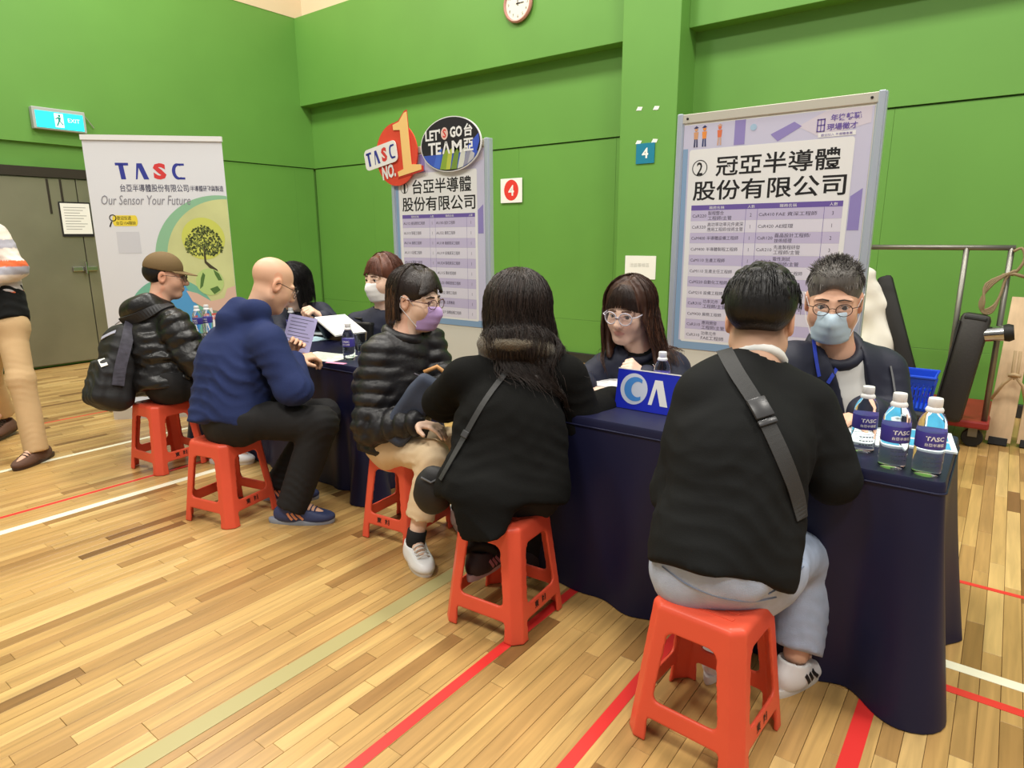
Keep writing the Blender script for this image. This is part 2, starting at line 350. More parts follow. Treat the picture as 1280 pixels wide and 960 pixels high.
# ================================================================== DISPLAY BOARDS
ALU = mat('blue_grey_aluminium', (196, 206, 220), .3, .4); PANEL = mat('cream_panel', (226, 224, 212), .6)
POST = mat('poster_lilac', (208, 206, 230), .5); ICE = mat('poster_ice_blue', (140, 172, 206), .5); PAPW = mat('poster_white', (240, 240, 240), .5)
PURP = mat('table_purple', (112, 92, 170), .5); LAV = mat('table_lavender', (202, 193, 224), .5); LAVL = mat('table_pale', (228, 224, 238), .5); INK = mat('print_ink', (52, 42, 70), .6)
def board(x0, x1, yb, top, label, title, rows, rowlab, deco):
    w = x1-x0; r = empty('display_board', (x0+w/2, yb, 0)); tag(r, label, 'display board', 'company display boards')
    fr = lambda x, y, t=0.0: (x-w/2, -t, y)
    MB().box((-w/2+.02, -.008, .06), (w/2-.02, .02, top-.02)).build('panel', PANEL, r)
    for s in (-1, 1):
        c = s*(w/2-.02)
        MB().box((c-.014, -.024, 0), (c+.014, .036, top), .004).box((c-.02, -.012, 0), (c+.02, .024, top-.003), .002).build('post', ALU, r)
        MB().box((c-.05, -.22, 0), (c+.05, .25, .02), .004).build('foot', ALU, r)
    MB().box((-w/2+.02, -.016, top-.05), (w/2-.02, .03, top-.004), .003).build('top_rail', mat('cream_rail', (212, 208, 194), .35, .3), r)
    MB().box((-w/2+.02, -.016, .06), (w/2-.02, .03, .11), .003).build('bottom_rail', ALU, r)
    for s in (-1, 1): MB().lathe([(.006, 0), (.006, .004), (.003, .005)], 10, X=Matrix.Translation((s*(w/2-.06), -.016, top-.027)) @ Matrix.Rotation(math.pi/2, 4, 'X')).build('screw', BLACK, r)
    pw0, pw1, pb, pt = .042, w-.045, .72, top-.06
    po = MB().box((pw0-w/2, -.011, pb), (pw1-w/2, -.008, pt)).build('poster', POST, r)
    t0 = .0112
    W_ = pw1-pw0; Hh = pt-pb
    g = lambda x, y, t=0.0: fr(pw0+x*W_, pt-y*Hh, t)
    # poster art: ice-blue edge, soft blocks at the top
    m_ = MB().flat([g_ for g_ in [(0, .10), (.03, .10), (.03, .985), (0, .985)]], g, t0+.0004).flat([(0, .96), (1, .96), (1, 1), (0, 1)], g, t0+.0005); m_.build('poster_edge', ICE, po)
    for pl in ([(.30, 0), (.36, 0), (.36, .10), (.30, .10)], [(.93, .33), (.985, .30), (.985, .46), (.93, .46)], [(.5, .07), (.62, .03), (.66, .05), (.54, .10)]): MB().flat(pl, g, t0+.0005).build('poster_block', mat('poster_violet', (150, 138, 200), .5), po)
    m_ = MB().flat([(.64, .05), (.78, 0), (.99, 0), (.99, .06), (.76, .10)], g, t0+.0003); m_.build('poster_paper_art', mat('poster_pale', (220, 212, 226), .5), po)
    MB().flat(rrect(.04, .105, .925, .965, .015), g, t0+.0008).build('white_field', PAPW, po)
    deco(g, t0, po)
    m_ = MB(); tm = t0+.0012
    gx = lambda x, y, t=0.0: g(x, -y, t)
    for (txt, a, b, cx, hh) in title: write(m_, txt, gx, a, -b, w=cx, h=hh, bold=.014, t=tm)
    cc = .118; m_.add([g(x, y, tm) for x, y in circle(.108, .185, .046, .046*W_/Hh, 36)]+[g(x, y, tm) for x, y in circle(.108, .185, .041, .041*W_/Hh, 36)], [(i, (i+1) % 36, 36+(i+1) % 36, 36+i) for i in range(36)])
    m_.build('title', BLACK, po)
    n = len(rows); ya, yb_ = .345, .955; hd = .022; rh = (yb_-ya-hd)/n
    MB().flat([(.07, ya), (.90, ya), (.90, ya+hd), (.07, ya+hd)], g, tm).build('table_header', PURP, po)
    mt = MB(); mh = MB()
    for k, (a, na, b, nb) in enumerate(rows):
        y0 = ya+hd+k*rh; q = [(.07, y0), (.90, y0), (.90, y0+rh*.97), (.07, y0+rh*.97)]
        MB().flat(q, g, tm-.0002).build('table_row', LAV if k % 2 == 0 else LAVL, po)
        for cell, xa, xb in ((a, .08, .385), (na, .40, .45), (b, .47, .80), (nb, .82, .89)):
            if not cell: continue
            code, lines = (cell if isinstance(cell, tuple) else (None, [cell]))
            xs = xa
            if code:
                write(mt, code, gx, xa, -(y0+rh*.63), w=.085, h=rh*.26, t=tm); xs = xa+.095
            for j, ln in enumerate(lines):
                hgt = rh*.36 if len(lines) > 1 else rh*.34; yy = y0+rh*(.46+.44*j) if len(lines) > 1 else y0+rh*.66
                if not code and len(ln) <= 2: write(mt, ln, gx, (xa+xb)/2, -(y0+rh*.66), h=rh*.3, align='c', t=tm); continue
                ww = min((xb-xs), len(ln)*.0235) ; write(mt, ln, gx, xs, -yy, w=ww, h=hgt, t=tm)
    for xa, xb, ln in ((.18, .27, rowlab[0]), (.405, .445, rowlab[1]), (.58, .67, rowlab[0]), (.835, .875, rowlab[1])): write(mh, ln, gx, xa, -(ya+hd*.85), w=xb-xa, h=hd*.6, t=tm+.0005)
    mt.build('table_text', INK, po)['kind'] = 'stuff'; mh.build('header_text', PAPW, po)['kind'] = 'stuff'
    for xx in (.395, .46, .81): MB().flat([(xx, ya), (xx+.002, ya), (xx+.002, yb_), (xx, yb_)], g, tm+.0001).build('table_rule', PURP, po)
    return r
def deco2(g, t0, po):
    figs = [(.075, (216, 160, 120), (60, 60, 100)), (.125, (240, 150, 70), (50, 60, 110)), (.215, (226, 120, 80), (210, 170, 150))]
    for k, (x, c1, c2) in enumerate(figs):
        MB().flat(circle(x, .022, .010, .008, 14), g, t0+.0012).flat([(x-.014, .032), (x+.014, .032), (x+.011, .062), (x-.011, .062)], g, t0+.0012).build('printed_figure', mat('figure_tone_%d' % k, c1, .6), po)
        MB().flat([(x-.010, .062), (x-.002, .062), (x-.003, .095), (x-.012, .095)], g, t0+.0012).flat([(x+.002, .062), (x+.010, .062), (x+.013, .095), (x+.004, .095)], g, t0+.0012).flat([(x-.016, .016), (x, .006), (x+.014, .014), (x, .018)], g, t0+.0014).build('printed_figure', mat('figure_legs_%d' % k, c2, .6), po)
    m_ = MB(); gx = lambda x, y, t=0.0: g(x, -y, t)
    write(m_, '年後轉職', gx, .80, -.043, w=.145, h=.026, bold=.02, t=t0+.0014); write(m_, '現場徵才', gx, .785, -.077, w=.145, h=.026, bold=.02, t=t0+.0014)
    for a, b, c, d in ((.735, .03, .775, .035), (.735, .052, .775, .056), (.735, .075, .775, .079), (.735, .03, .741, .079), (.753, .03, .757, .079), (.769, .03, .775, .079)): m_.flat([(a, b), (c, b), (c, d), (a, d)], g, t0+.0014)
    m_.build('fair_logo', PURP, po)
    MB().flat([(.745, .083), (.925, .083), (.925, .10), (.745, .10)], g, t0+.0012).build('logo_strip', PAPW, po)
    m_ = MB(); write(m_, '歡迎加入 半導體產業', gx, .76, -.097, w=.15, h=.010, t=t0+.0018); m_.build('strip_text', PURP, po)
    MB().flat(circle(.405, .035, .018, .013, 20), g, t0+.0012).build('art_glow', mat('art_cyan', (170, 200, 226), .5), po)
rows2 = [(('CaR220', ['製程整合', '工程師/主管']), '2', ('CaR410', ['FAE 資深工程師']), '3'), (('CaR320', ['高功率功率元件資深', '應用工程師/技術主管']), '1', ('CaR420', ['AE經理']), '1'),
    (('CaM400', ['半導體設備工程師']), '1', ('CaR120', ['磊晶設計工程師/', '技術經理']), '2'), (('CaM400', ['半導體製程工程師']), '1', ('CaR210', ['先進製程研發', '工程師/主管']), '3'),
    (('CaM110', ['生產工程師']), '1', ('CaR210', ['電性測試', '工程師/主管']), '1'), (('CaM110', ['生產主任工程師']), '1', ('CaR240', ['製程整合工程師']), '1'),
    (('CaM220', ['自動化工程師']), '1', ('CaR310', ['元件工程師']), '2'), (('CaM210', ['設備工程師']), '1', ('CaR250', ['製程工程師']), '1'),
    (('CaR310', ['功率元件', '工程師/主管']), '1', ('CaR330', ['封裝工程師']), '1'), (('CaM430', ['廠務工程師']), '1', ('CaR340', ['測試工程師']), '1'),
    (('CaR310', ['應用開發', '工程師/主管']), '1', ('CaM510', ['品保工程師']), '1'), (('CaR310', ['功率元件', 'FAE工程師']), '1', ('CaM520', ['資訊工程師']), '1')]
board(-1.526, -.538, 3.5, 1.972, 'tall display board right of the green pillar with a lilac job poster', [('2', .09, .215, .036, .055), ('冠亞半導體', .205, .225, .66, .085), ('股份有限公司', .075, .325, .83, .085)], rows2, ('職務名稱', '人數'), deco2)
rows1 = [(('AU12', ['產品開發工程師']), '1', ('AU30', ['設計工程師']), '1'), (('AU10', ['製程工程師']), '1', ('AU32', ['業務工程師']), '1'), (('AU16', ['廠務工程師']), '1', ('AU18', ['廠務資深工程師']), '1'),
    (('AU11', ['設備工程師']), '1', ('AU19', ['設備資深工程師']), '1'), (('AU13', ['製程工程師']), '1', ('AU24', ['製程資深工程師']), '1'), (('AU14', ['設備開發', '工程師/主任']), '1', ('AU15', ['職安管理師']), '1'),
    (('AU17', ['產品測試', '主任工程師']), '1', ('AU21', ['專案管理工程師']), '1'), (('AU20', ['研發', '工程師']), '1', ('AU22', ['業務工程師']), '1'), (('AU23', ['生管工程師']), '1', ('AU25', ['法務專員']), '1'), (('AU26', ['品保工程師']), '1', ('AU27', ['儲備設備工程師']), '1')]
board(-3.76, -2.822, 3.5, 1.974, 'tall display board topped by two round cut-out signs', [('1', .10, .215, .02, .055), ('台亞半導體', .205, .225, .66, .085), ('股份有限公司', .075, .325, .83, .085)], rows1, ('職務名稱', '人數'), lambda g, t0, po: None)
# round cut-out signs fixed on top of board 1
LOGO_B = mat('logo_blue', (52, 60, 150), .45); LOGO_R = mat('logo_red', (214, 62, 62), .45)
def logo(fr, x, y, w, h, t, parent, lean=0.0, cols=(LOGO_B, LOGO_R), rot=0.0):
    c, s = math.cos(rot), math.sin(rot)
    f2 = lambda a, b, t_=0.0: fr(x+(a*w)*c-(b*h)*s, y+(a*w)*s+(b*h)*c, t_)
    MB().flat([(0, .84), (.19, .84), (.19, 1), (0, 1)], f2, t).flat([(.065, 0), (.135, 0), (.115, .9), (.045, .9)], f2, t).build('logo_letter', cols[0], parent)
    blu = MB(); blu.flat([(.275, 0), (.30, 0), (.345, .98), (.31, .98)], f2, t).flat([(.31, .98), (.385, .98), (.47, 0), (.395, 0)], f2, t+.0001).build('logo_letter', cols[0], parent); blu = MB()
    arc = []
    for k in range(25):
        a = math.radians(62+236*k/24); arc.append((.90+.085*math.cos(a)*1.0, .5+.5*math.sin(a)))
    inn = []
    for k in range(25):
        a = math.radians(298-236*k/24); inn.append((.92+.055*math.cos(a), .5+.36*math.sin(a)))
    V = arc+inn[::-1]; blu.add([f2(a, b, t) for a, b in V], [(i, i+1, 26+i, 25+i) for i in range(24)])
    blu.flat([(.92, .86), (1.0, .86), (1.0, .99), (.92, .99)], f2, t).flat([(.92, .01), (1.0, .01), (1.0, .14), (.92, .14)], f2, t)
    blu.build('logo_letter', cols[0], parent)
    m_ = MB(); write(m_, 'S', f2, .54, 0, w=.19, h=1.0, bold=.05, t=t); m_.build('logo_letter', cols[1], parent)
o_ = np.array([-3.72, 3.475, 1.70]); r = empty('round_sign', tuple(o_)); tag(r, 'red round cut-out sign with a big yellow numeral one', 'sign')
f = lambda x, y, t=0.0: (x, -.006-t, y)
MB().prism(circle(.053, .228, .214, .218, 48, 0, 360), f, 0, .010).build('disc', mat('orange_red_sign', (226, 74, 52), .5), r)
one = [(.036, .43), (.10, .445), (.155, .50), (.18, .505), (.212, .15), (.308, .143), (.309, .108), (.078, .072), (.07, .106), (.130, .122), (.108, .39), (.04, .395)]
MB().prism([((a-.165)*1.12+.165, (b-.28)*1.06+.28) for a, b in one], f, .010, .014).build('numeral_edge', mat('sign_edge', (206, 60, 50), .5), r)
MB().prism(one, f, .014, .018).build('numeral', mat('pale_yellow', (250, 206, 130), .5), r)
tf = lambda x, y, t=0.0: f(-.245+x*.985-y*.16, .155+x*.16+y*.985, t)
MB().prism(rrect(-.02, -.025, .33, .125, .035), tf, .018, .024).build('name_tag', WHITE, r)
logo(tf, .0, .0, .31, .10, .0246, r)
m_ = MB(); write(m_, 'NO.', tf, .135, -.125, w=.145, h=.10, bold=.04, t=.0160, shear=.1); m_.build('lettering', WHITE, r)
o_ = np.array([-3.14, 3.475, 1.955]); r = empty('round_sign', tuple(o_)); tag(r, 'black round cut-out sign reading LET\'S GO TEAM with coloured streaks', 'sign')
MB().prism(circle(0, 0, .275, .178, 56), f, 0, .010).build('rim', PAPW, r); MB().prism(circle(0, 0, .268, .172, 56), f, .010, .0115).build('disc', mat('sign_black', (34, 30, 40), .5), r)
def clip_arc(y0, y1, x0=-1, x1=1):
    pts = []
    for k in range(17):
        y = y0+(y1-y0)*k/16; hw = .266*math.sqrt(max(0, 1-(y/.170)**2)); pts.append((max(x0, -hw), y))
    for k in range(17):
        y = y1+(y0-y1)*k/16; hw = .266*math.sqrt(max(0, 1-(y/.170)**2)); pts.append((min(x1, hw), y))
    return pts
MB().flat(clip_arc(-.155, -.06), f, .0120).build('blue_streak', mat('streak_blue', (58, 88, 190), .5), r)
for a, c in ((-.12, (70, 110, 210)), (-.06, (140, 170, 60)), (-.02, (190, 200, 80)), (.04, (120, 150, 60)), (.10, (214, 216, 206)), (.15, (150, 150, 170)), (.19, (190, 190, 196))):
    pl = []
    for x, y in ((a, -.05), (a+.05, -.02), (a+.02, -.162), (a-.035, -.162)):
        lim = .168*math.sqrt(max(0.02, 1-(x/.268)**2)); pl.append((x, max(y, -lim)))
    MB().flat(pl, f, .0124+abs(a)*.0008).build('colour_streak', mat('streak_%d' % int(a*100+50), c, .5), r)
MB().flat([(.15, -.03), (.255, .05), (.262, .0), (.23, -.08)], f, .0126).build('blue_streak', mat('streak_blue2', (60, 90, 200), .5), r)
m_ = MB(); write(m_, "LET'", f, -.225, .035, w=.14, h=.07, bold=.03, t=.0136); write(m_, 'GO', f, .005, .04, w=.11, h=.07, bold=.04, t=.0136); write(m_, '台', f, .13, .038, w=.075, h=.08, bold=.03, t=.0136)
write(m_, 'TE', f, -.20, -.06, w=.12, h=.08, bold=.03, t=.0136); write(m_, 'Λ', f, -.07, -.06, w=.075, h=.08, bold=.03, t=.0136); write(m_, 'M', f, .02, -.06, w=.09, h=.08, bold=.03, t=.0136); write(m_, '亞', f, .125, -.055, w=.085, h=.08, bold=.03, t=.0136)
m_.build('lettering', PAPW, r)
MB().flat(circle(-.045, .072, .032, .040, 24), f, .0134).build('dot', mat('dot_pink', (236, 200, 190), .5), r)
m_ = MB(); write(m_, 'S', f, -.045, .045, h=.055, bold=.02, align='c', t=.0140); m_.build('dot_letter', RED, r)
# ================================================================== ROLL-UP BANNER
bl = np.array([-5.36, 2.04, 0]); br = np.array([-4.69, 2.716, 0]); bx = br-bl; bw = np.linalg.norm(bx); bx /= bw
r = empty('roll_up_banner', tuple((bl+br)/2)); tag(r, 'white roll-up banner with a tree growing from a globe', 'banner')
base_o = bl-(bl+br)/2
F0 = frame(base_o, bx, (0, 0, 1))
BT = 2.06
MB().prism([(0, .0), (bw, .0), (bw, .09), (0, .09)], F0, -.08, .10).build('base', mat('silver_base', (206, 208, 210), .3, .5), r)
MB().prism([(0, BT-.035), (bw, BT-.035), (bw, BT), (0, BT)], F0, -.012, .012).build('top_bar', mat('bar_white', (230, 230, 228), .35), r)
MB().prism([(.005, .085), (bw-.005, .085), (bw-.005, BT-.03), (.005, BT-.03)], F0, -.001, .0015).build('sheet', mat('banner_white', (222, 224, 228), .55), r)
MB().tube([F0(bw/2, .05, -.03), F0(bw/2, BT-.02, -.03)], .01).build('rear_pole', ALU, r)
bf = lambda x, y, t=0.0: F0(x*bw, BT-y*BT, .002+t)   # 0..1 across, 0..1 down
def bclip(pts): return [(min(max(x, .006), .994), y) for x, y in pts]
def bcirc(cx, cy, rx, n=72, a0=0, a1=360): return bclip(circle(cx, cy, rx, rx*bw/BT, n, a0, a1))
logo(lambda a, b, t=0.0: bf(a, -b, t), .215, -.146, .49, .055, .0003, r)
m_ = MB(); gb = lambda a, b, t=0.0: bf(a, -b, t)
write(m_, '台亞半導體股份有限公司', gb, .23, -.188, w=.49, h=.026, bold=.008, t=.0004); write(m_, '/半導體研發與製造', gb, .725, -.186, w=.25, h=.020, bold=.01, t=.0004); m_.build('lettering', mat('slate_ink', (74, 74, 96), .6), r)
MB().flat(bcirc(.92, .43, .50, a0=80, a1=280), bf, .0005).build('green_ring', mat('ring_green', (142, 190, 152), .55), r)
MB().flat(bcirc(.97, .425, .46, a0=70, a1=290), bf, .0009).build('meadow', mat('meadow_print', (204, 208, 146), .55, var=.14, vscale=3), r)
m_ = MB(); write(m_, 'Our Sensor Your Future', gb, .085, -.232, w=.64, h=.032, t=.0016, shear=.25); m_.build('slogan', mat('slogan_grey', (140, 140, 148), .6), r)
MB().flat(bcirc(.50, .64, .33), bf, .0012).build('sea_green_circle', mat('sea_green', (118, 184, 158), .55), r)
MB().flat(bclip([(.47, .505), (.60, .50), (.66, .56), (.72, .62), (.62, .68), (.42, .60), (.30, .56)]), bf, .0015).build('blue_wedge', mat('banner_blue', (84, 160, 214), .55), r)
MB().flat(bclip([(.64, .66), (.76, .63), (.88, .70), (.80, .80), (.66, .78)]), bf, .0019).build('blue_wedge', mat('banner_blue2', (62, 140, 214), .55), r)
MB().flat(bclip([(.60, .61), (.994, .60), (.994, .80), (.90, .82), (.78, .77)]), bf, .0013).build('grey_field', mat('banner_grey', (128, 150, 128), .55, var=.2, vscale=4), r)
MB().flat(bclip([(.23, .565), (.285, .545), (.315, .56), (.25, .605), (.215, .60)]), bf, .0022).build('dark_slab', mat('slab_dark', (62, 64, 84), .55), r)
MB().flat(bclip([(.24, .66), (.34, .62), (.42, .66), (.42, .82), (.30, .80)]), bf, .0022).build('dark_slab', MATS['slab_dark'], r)
rg = random.Random(3); lf = MB(); lg = MB()
for k in range(420):
    a = rg.random()*2*math.pi; q = math.sqrt(rg.random()); cx = .79+.145*q*math.cos(a); cy = .355+.052*q*math.sin(a)+(.02*q*abs(math.cos(a))); s = .007+.007*rg.random()
    an = rg.random()*3.1; (lf if rg.random() < .6 else lg).flat([(cx+s*math.cos(an), cy+s*.5*math.sin(an)), (cx-s*.5*math.sin(an), cy+s*.3*math.cos(an)), (cx-s*math.cos(an), cy-s*.5*math.sin(an)), (cx+s*.5*math.sin(an), cy-s*.3*math.cos(an))], bf, .0022+k*1e-6)
MB().flat(bcirc(.79, .35, .16), bf, .0016).build('tree_halo', mat('halo_yellow', (204, 210, 96), .55), r)
lf.build('printed_leaves', mat('leaf_dark', (54, 64, 30), .6), r)['kind'] = 'stuff'; lg.build('printed_leaves', mat('leaf_olive', (112, 124, 62), .6), r)['kind'] = 'stuff'
MB().flat([(.782, .38), (.795, .38), (.795, .43), (.83, .445), (.87, .46), (.885, .49), (.875, .492), (.855, .468), (.81, .453), (.78, .435)], bf, .0024).build('printed_trunk', mat('trunk_brown', (70, 62, 42), .6), r)
MB().flat(bclip([(.62, .535), (.70, .545), (.80, .575), (.90, .565), (.93, .53), (.994, .52), (.994, .585), (.88, .615), (.76, .605), (.66, .575)]), bf, .0025).build('printed_hand', mat('hand_print', (222, 186, 166), .6), r)
MB().flat(bcirc(.805, .505, .105), bf, .0028).build('printed_globe', mat('globe_print', (186, 212, 132), .5), r)
MB().flat([(.74, .49), (.76, .47), (.775, .48), (.75, .52), (.725, .53)], bf, .0032).flat([(.84, .46), (.88, .475), (.90, .50), (.87, .50), (.85, .48)], bf, .0032).flat([(.80, .53), (.86, .52), (.88, .535), (.83, .55)], bf, .0032).build('globe_land', mat('globe_green', (84, 120, 60), .5), r)
def bline(pts, wd, t, name, m):
    pts = [np.array(p) for p in pts]; A = []; B = []
    for i, p in enumerate(pts):
        d = pts[min(i+1, len(pts)-1)]-pts[max(i-1, 0)]; d = np.array([d[0]*bw, d[1]*BT]); d /= np.linalg.norm(d); n_ = np.array([-d[1]/bw, d[0]/BT])*wd/2; A.append(p+n_); B.append(p-n_)
    k = len(pts); MB().add([bf(*p, t) for p in A]+[bf(*p, t) for p in B], [(i, i+1, k+i+1, k+i) for i in range(k-1)]).build(name, m, r)
bline([(.06, .655), (.35, .565), (.60, .465)], .006, .0034, 'thin_line', mat('line_grey', (120, 120, 120), .5))
bline([(.52, .80), (.62, .75), (.70, .69), (.76, .655), (.77, .62), (.775, .60)], .03, .0036, 'white_stroke', PAPW); bline([(.785, .60), (.80, .66), (.80, .74), (.79, .78)], .028, .0037, 'white_stroke', PAPW); bline([(.63, .775), (.72, .775), (.81, .77)], .02, .0038, 'white_stroke', PAPW); bline([(.84, .70), (.985, .645)], .012, .0036, 'white_stroke', PAPW)
m_ = MB().flat([(.66, .625), (.885, .617), (.885, .64), (.66, .648)], bf, .0040); m_.build('red_label', mat('label_red', (214, 96, 90), .5), r)
m_ = MB(); write(m_, 'I WANT YOU!', gb, .67, -.642, w=.2, h=.016, bold=.03, t=.0044); m_.build('label_text', PAPW, r)
MB().flat(rrect(.145, .268, .325, .305, .016), bf, .0005).build('yellow_bubble', mat('bubble_yellow', (236, 214, 70), .5), r)
m_ = MB(); write(m_, '歡迎投遞', gb, .18, -.284, w=.1, h=.013, t=.001); write(m_, '台亞104職缺', gb, .17, -.301, w=.14, h=.013, t=.001); m_.build('bubble_text', BLACK, r)
m_ = MB(); c1 = bcirc(.15, .277, .026, 24); c2 = bcirc(.15, .277, .019, 24); m_.add([bf(a, b, .0012) for a, b in c1]+[bf(a, b, .0012) for a, b in c2], [(i, (i+1) % 24, 24+(i+1) % 24, 24+i) for i in range(24)]); m_.flat([(.135, .288), (.143, .29), (.125, .309), (.117, .306)], bf, .0012); m_.build('magnifier_print', BLACK, r)
MB().flat([(.16, .325), (.325, .325), (.325, .40), (.16, .40)], bf, .0005).build('blank_code_field', mat('code_field', (206, 208, 214), .6), r)
# ================================================================== IMPLICIT-SURFACE MODELLER
import openvdb
A3 = lambda *p: np.array(p[0] if len(p) == 1 else p, dtype=np.float64)
def nrm(v): v = A3(v); return v/(np.linalg.norm(v)+1e-12)
class SDF:
    def __init__(s, lo, hi, h=.01, fine=()):
        s.ax = []
        for i in range(3):
            cuts = [(lo[i], hi[i], h)]
            xs = [lo[i]]
            while xs[-1] < hi[i]:
                st = h
                for (fl_, fh_, hf) in fine:
                    if fl_[i]-hf <= xs[-1] <= fh_[i]: st = min(st, hf)
                    elif xs[-1] < fl_[i] < xs[-1]+st: st = max(fl_[i]-xs[-1], hf)
                xs.append(xs[-1]+st)
            s.ax.append(np.array(xs, np.float32))
        s.f = np.full([len(a) for a in s.ax], .06, np.float32)
        s.h = h
    def sl(s, lo, hi):
        r = []
        for i in range(3):
            a = max(int(np.searchsorted(s.ax[i], lo[i]))-1, 0); b = min(int(np.searchsorted(s.ax[i], hi[i]))+1, len(s.ax[i])); r.append(slice(a, max(b, a)))
        return tuple(r)
    def put(s, fn, lo, hi, k=.0, op='u', pad=.02):
        m = k+pad; q = s.sl(A3(lo)-m, A3(hi)+m)
        sub = s.f[q]
        if sub.size == 0: return s
        X = s.ax[0][q[0]][:, None, None]; Y = s.ax[1][q[1]][None, :, None]; Z = s.ax[2][q[2]][None, None, :]
        d = fn(X, Y, Z).astype(np.float32)
        if op == 's': d = -d; a = -sub
        else: a = sub
        if op == 's':       # sub = max(f, -d)  = -min(-f, d)
            a = -sub; d = -d
            r = np.minimum(a, d*1.0) if k <= 0 else None
            # smooth max(f, -prim)
            b_ = -d; f0 = sub
            if k > 0:
                hh = np.maximum(k-np.abs(f0-b_), 0)/k; out = np.maximum(f0, b_)+hh*hh*k*.25
            else: out = np.maximum(f0, b_)
            s.f[q] = out
        elif op == 'i':
            s.f[q] = np.maximum(sub, d)
        else:
            if k > 0:
                hh = np.maximum(k-np.abs(a-d), 0)/k; s.f[q] = np.minimum(a, d)-hh*hh*k*.25
            else: s.f[q] = np.minimum(a, d)
        return s
    def seg(s, a, b, ra, rb=None, k=.02, op='u', flat=None, quilt=None):
        a = A3(a); b = A3(b); rb = ra if rb is None else rb; R = max(ra, rb)*(max(1, flat[1]) if flat else 1)
        M_ = np.eye(3)
        if flat is not None:
            n = nrm(flat[0]); M_ = np.eye(3)+(1/flat[1]-1)*np.outer(n, n)
        a2 = M_@a; ba = M_@b-a2; L2 = float(ba@ba)+1e-9; Ln = math.sqrt(L2)
        def fn(X, Y, Z):
            if flat is not None:
                px = M_[0, 0]*X+M_[0, 1]*Y+M_[0, 2]*Z-a2[0]; py = M_[1, 0]*X+M_[1, 1]*Y+M_[1, 2]*Z-a2[1]; pz = M_[2, 0]*X+M_[2, 1]*Y+M_[2, 2]*Z-a2[2]
            else: px = X-np.float32(a2[0]); py = Y-np.float32(a2[1]); pz = Z-np.float32(a2[2])
            t = np.clip((px*ba[0]+py*ba[1]+pz*ba[2])/L2, 0, 1)
            d = np.sqrt((px-t*ba[0])**2+(py-t*ba[1])**2+(pz-t*ba[2])**2)-(ra+(rb-ra)*t)
            if quilt is not None:
                tt = (px*ba[0]+py*ba[1]+pz*ba[2])/L2*Ln
                d = d-quilt[1]*(np.abs(np.sin(np.pi*(tt+quilt[2])/quilt[0]))**.6-.5)
            if flat is not None: d = d*min(1, flat[1])
            return d
        return s.put(fn, np.minimum(a, b)-R, np.maximum(a, b)+R, k, op)
    def chain(s, pts, rs, k=.02, op='u', flat=None, quilt=None):
        rs = rs if isinstance(rs, (list, tuple)) else [rs]*len(pts); acc = 0
        for i in range(len(pts)-1):
            q = (quilt[0], quilt[1], acc) if quilt else None
            s.seg(pts[i], pts[i+1], rs[i], rs[i+1], k, op, flat, q); acc += np.linalg.norm(A3(pts[i+1])-A3(pts[i]))
        return s
    def poly(s, pts, rs, k=.012, op='u'):
        """tapered polyline, hard union inside, one smooth union outside"""
        P = np.array([A3(p) for p in pts]); R = max(rs)
        def fn(X, Y, Z):
            best = None
            for i in range(len(P)-1):
                a = P[i]; ba = P[i+1]-a; L2 = float(ba@ba)+1e-9
                px = X-np.float32(a[0]); py = Y-np.float32(a[1]); pz = Z-np.float32(a[2]); t = np.clip((px*ba[0]+py*ba[1]+pz*ba[2])/L2, 0, 1)
                d = np.sqrt((px-t*ba[0])**2+(py-t*ba[1])**2+(pz-t*ba[2])**2)-(rs[i]+(rs[i+1]-rs[i])*t); best = d if best is None else np.minimum(best, d)
            return best
        return s.put(fn, P.min(0)-R, P.max(0)+R, k, op)
    def ell(s, c, rad, B=None, k=.02, op='u'):
        """ellipsoid, B = 3x3 whose rows are its axes"""
        c = A3(c); B = np.eye(3) if B is None else A3(B); R = max(rad); rm = min(rad)
        def fn(X, Y, Z):
            x = X-np.float32(c[0]); y = Y-np.float32(c[1]); z = Z-np.float32(c[2])
            q = [(B[i, 0]*x+B[i, 1]*y+B[i, 2]*z) for i in range(3)]
            k0 = np.sqrt(sum((q[i]/rad[i])**2 for i in range(3))); k1 = np.sqrt(sum((q[i]/rad[i]**2)**2 for i in range(3)))+1e-6
            return k0*(k0-1)/k1
        return s.put(fn, c-R, c+R, k, op)
    def rbox(s, c, hs, r=.01, B=None, k=0.0, op='u'):
        c = A3(c); B = np.eye(3) if B is None else A3(B); R = float(np.linalg.norm(hs))
        def fn(X, Y, Z):
            x = X-np.float32(c[0]); y = Y-np.float32(c[1]); z = Z-np.float32(c[2])
            q = [np.abs(B[i, 0]*x+B[i, 1]*y+B[i, 2]*z)-(hs[i]-r) for i in range(3)]
            o = np.sqrt(sum(np.maximum(v, 0)**2 for v in q))
            return o+np.minimum(np.maximum(np.maximum(q[0], q[1]), q[2]), 0)-r
        return s.put(fn, c-R, c+R, k, op)
    def plane(s, p, n, k=0.0, lo=None, hi=None):
        """keep only the side the normal points away from"""
        p = A3(p); n = nrm(n); q = s.sl(lo, hi) if lo is not None else (slice(None),)*3
        X = s.ax[0][q[0]][:, None, None]; Y = s.ax[1][q[1]][None, :, None]; Z = s.ax[2][q[2]][None, None, :]
        d = ((X-p[0])*n[0]+(Y-p[1])*n[1]+(Z-p[2])*n[2]).astype(np.float32); f0 = s.f[q]
        if k > 0:
            hh = np.maximum(k-np.abs(f0-d), 0)/k; s.f[q] = np.maximum(f0, d)+hh*hh*k*.25
        else: s.f[q] = np.maximum(f0, d)
        return s
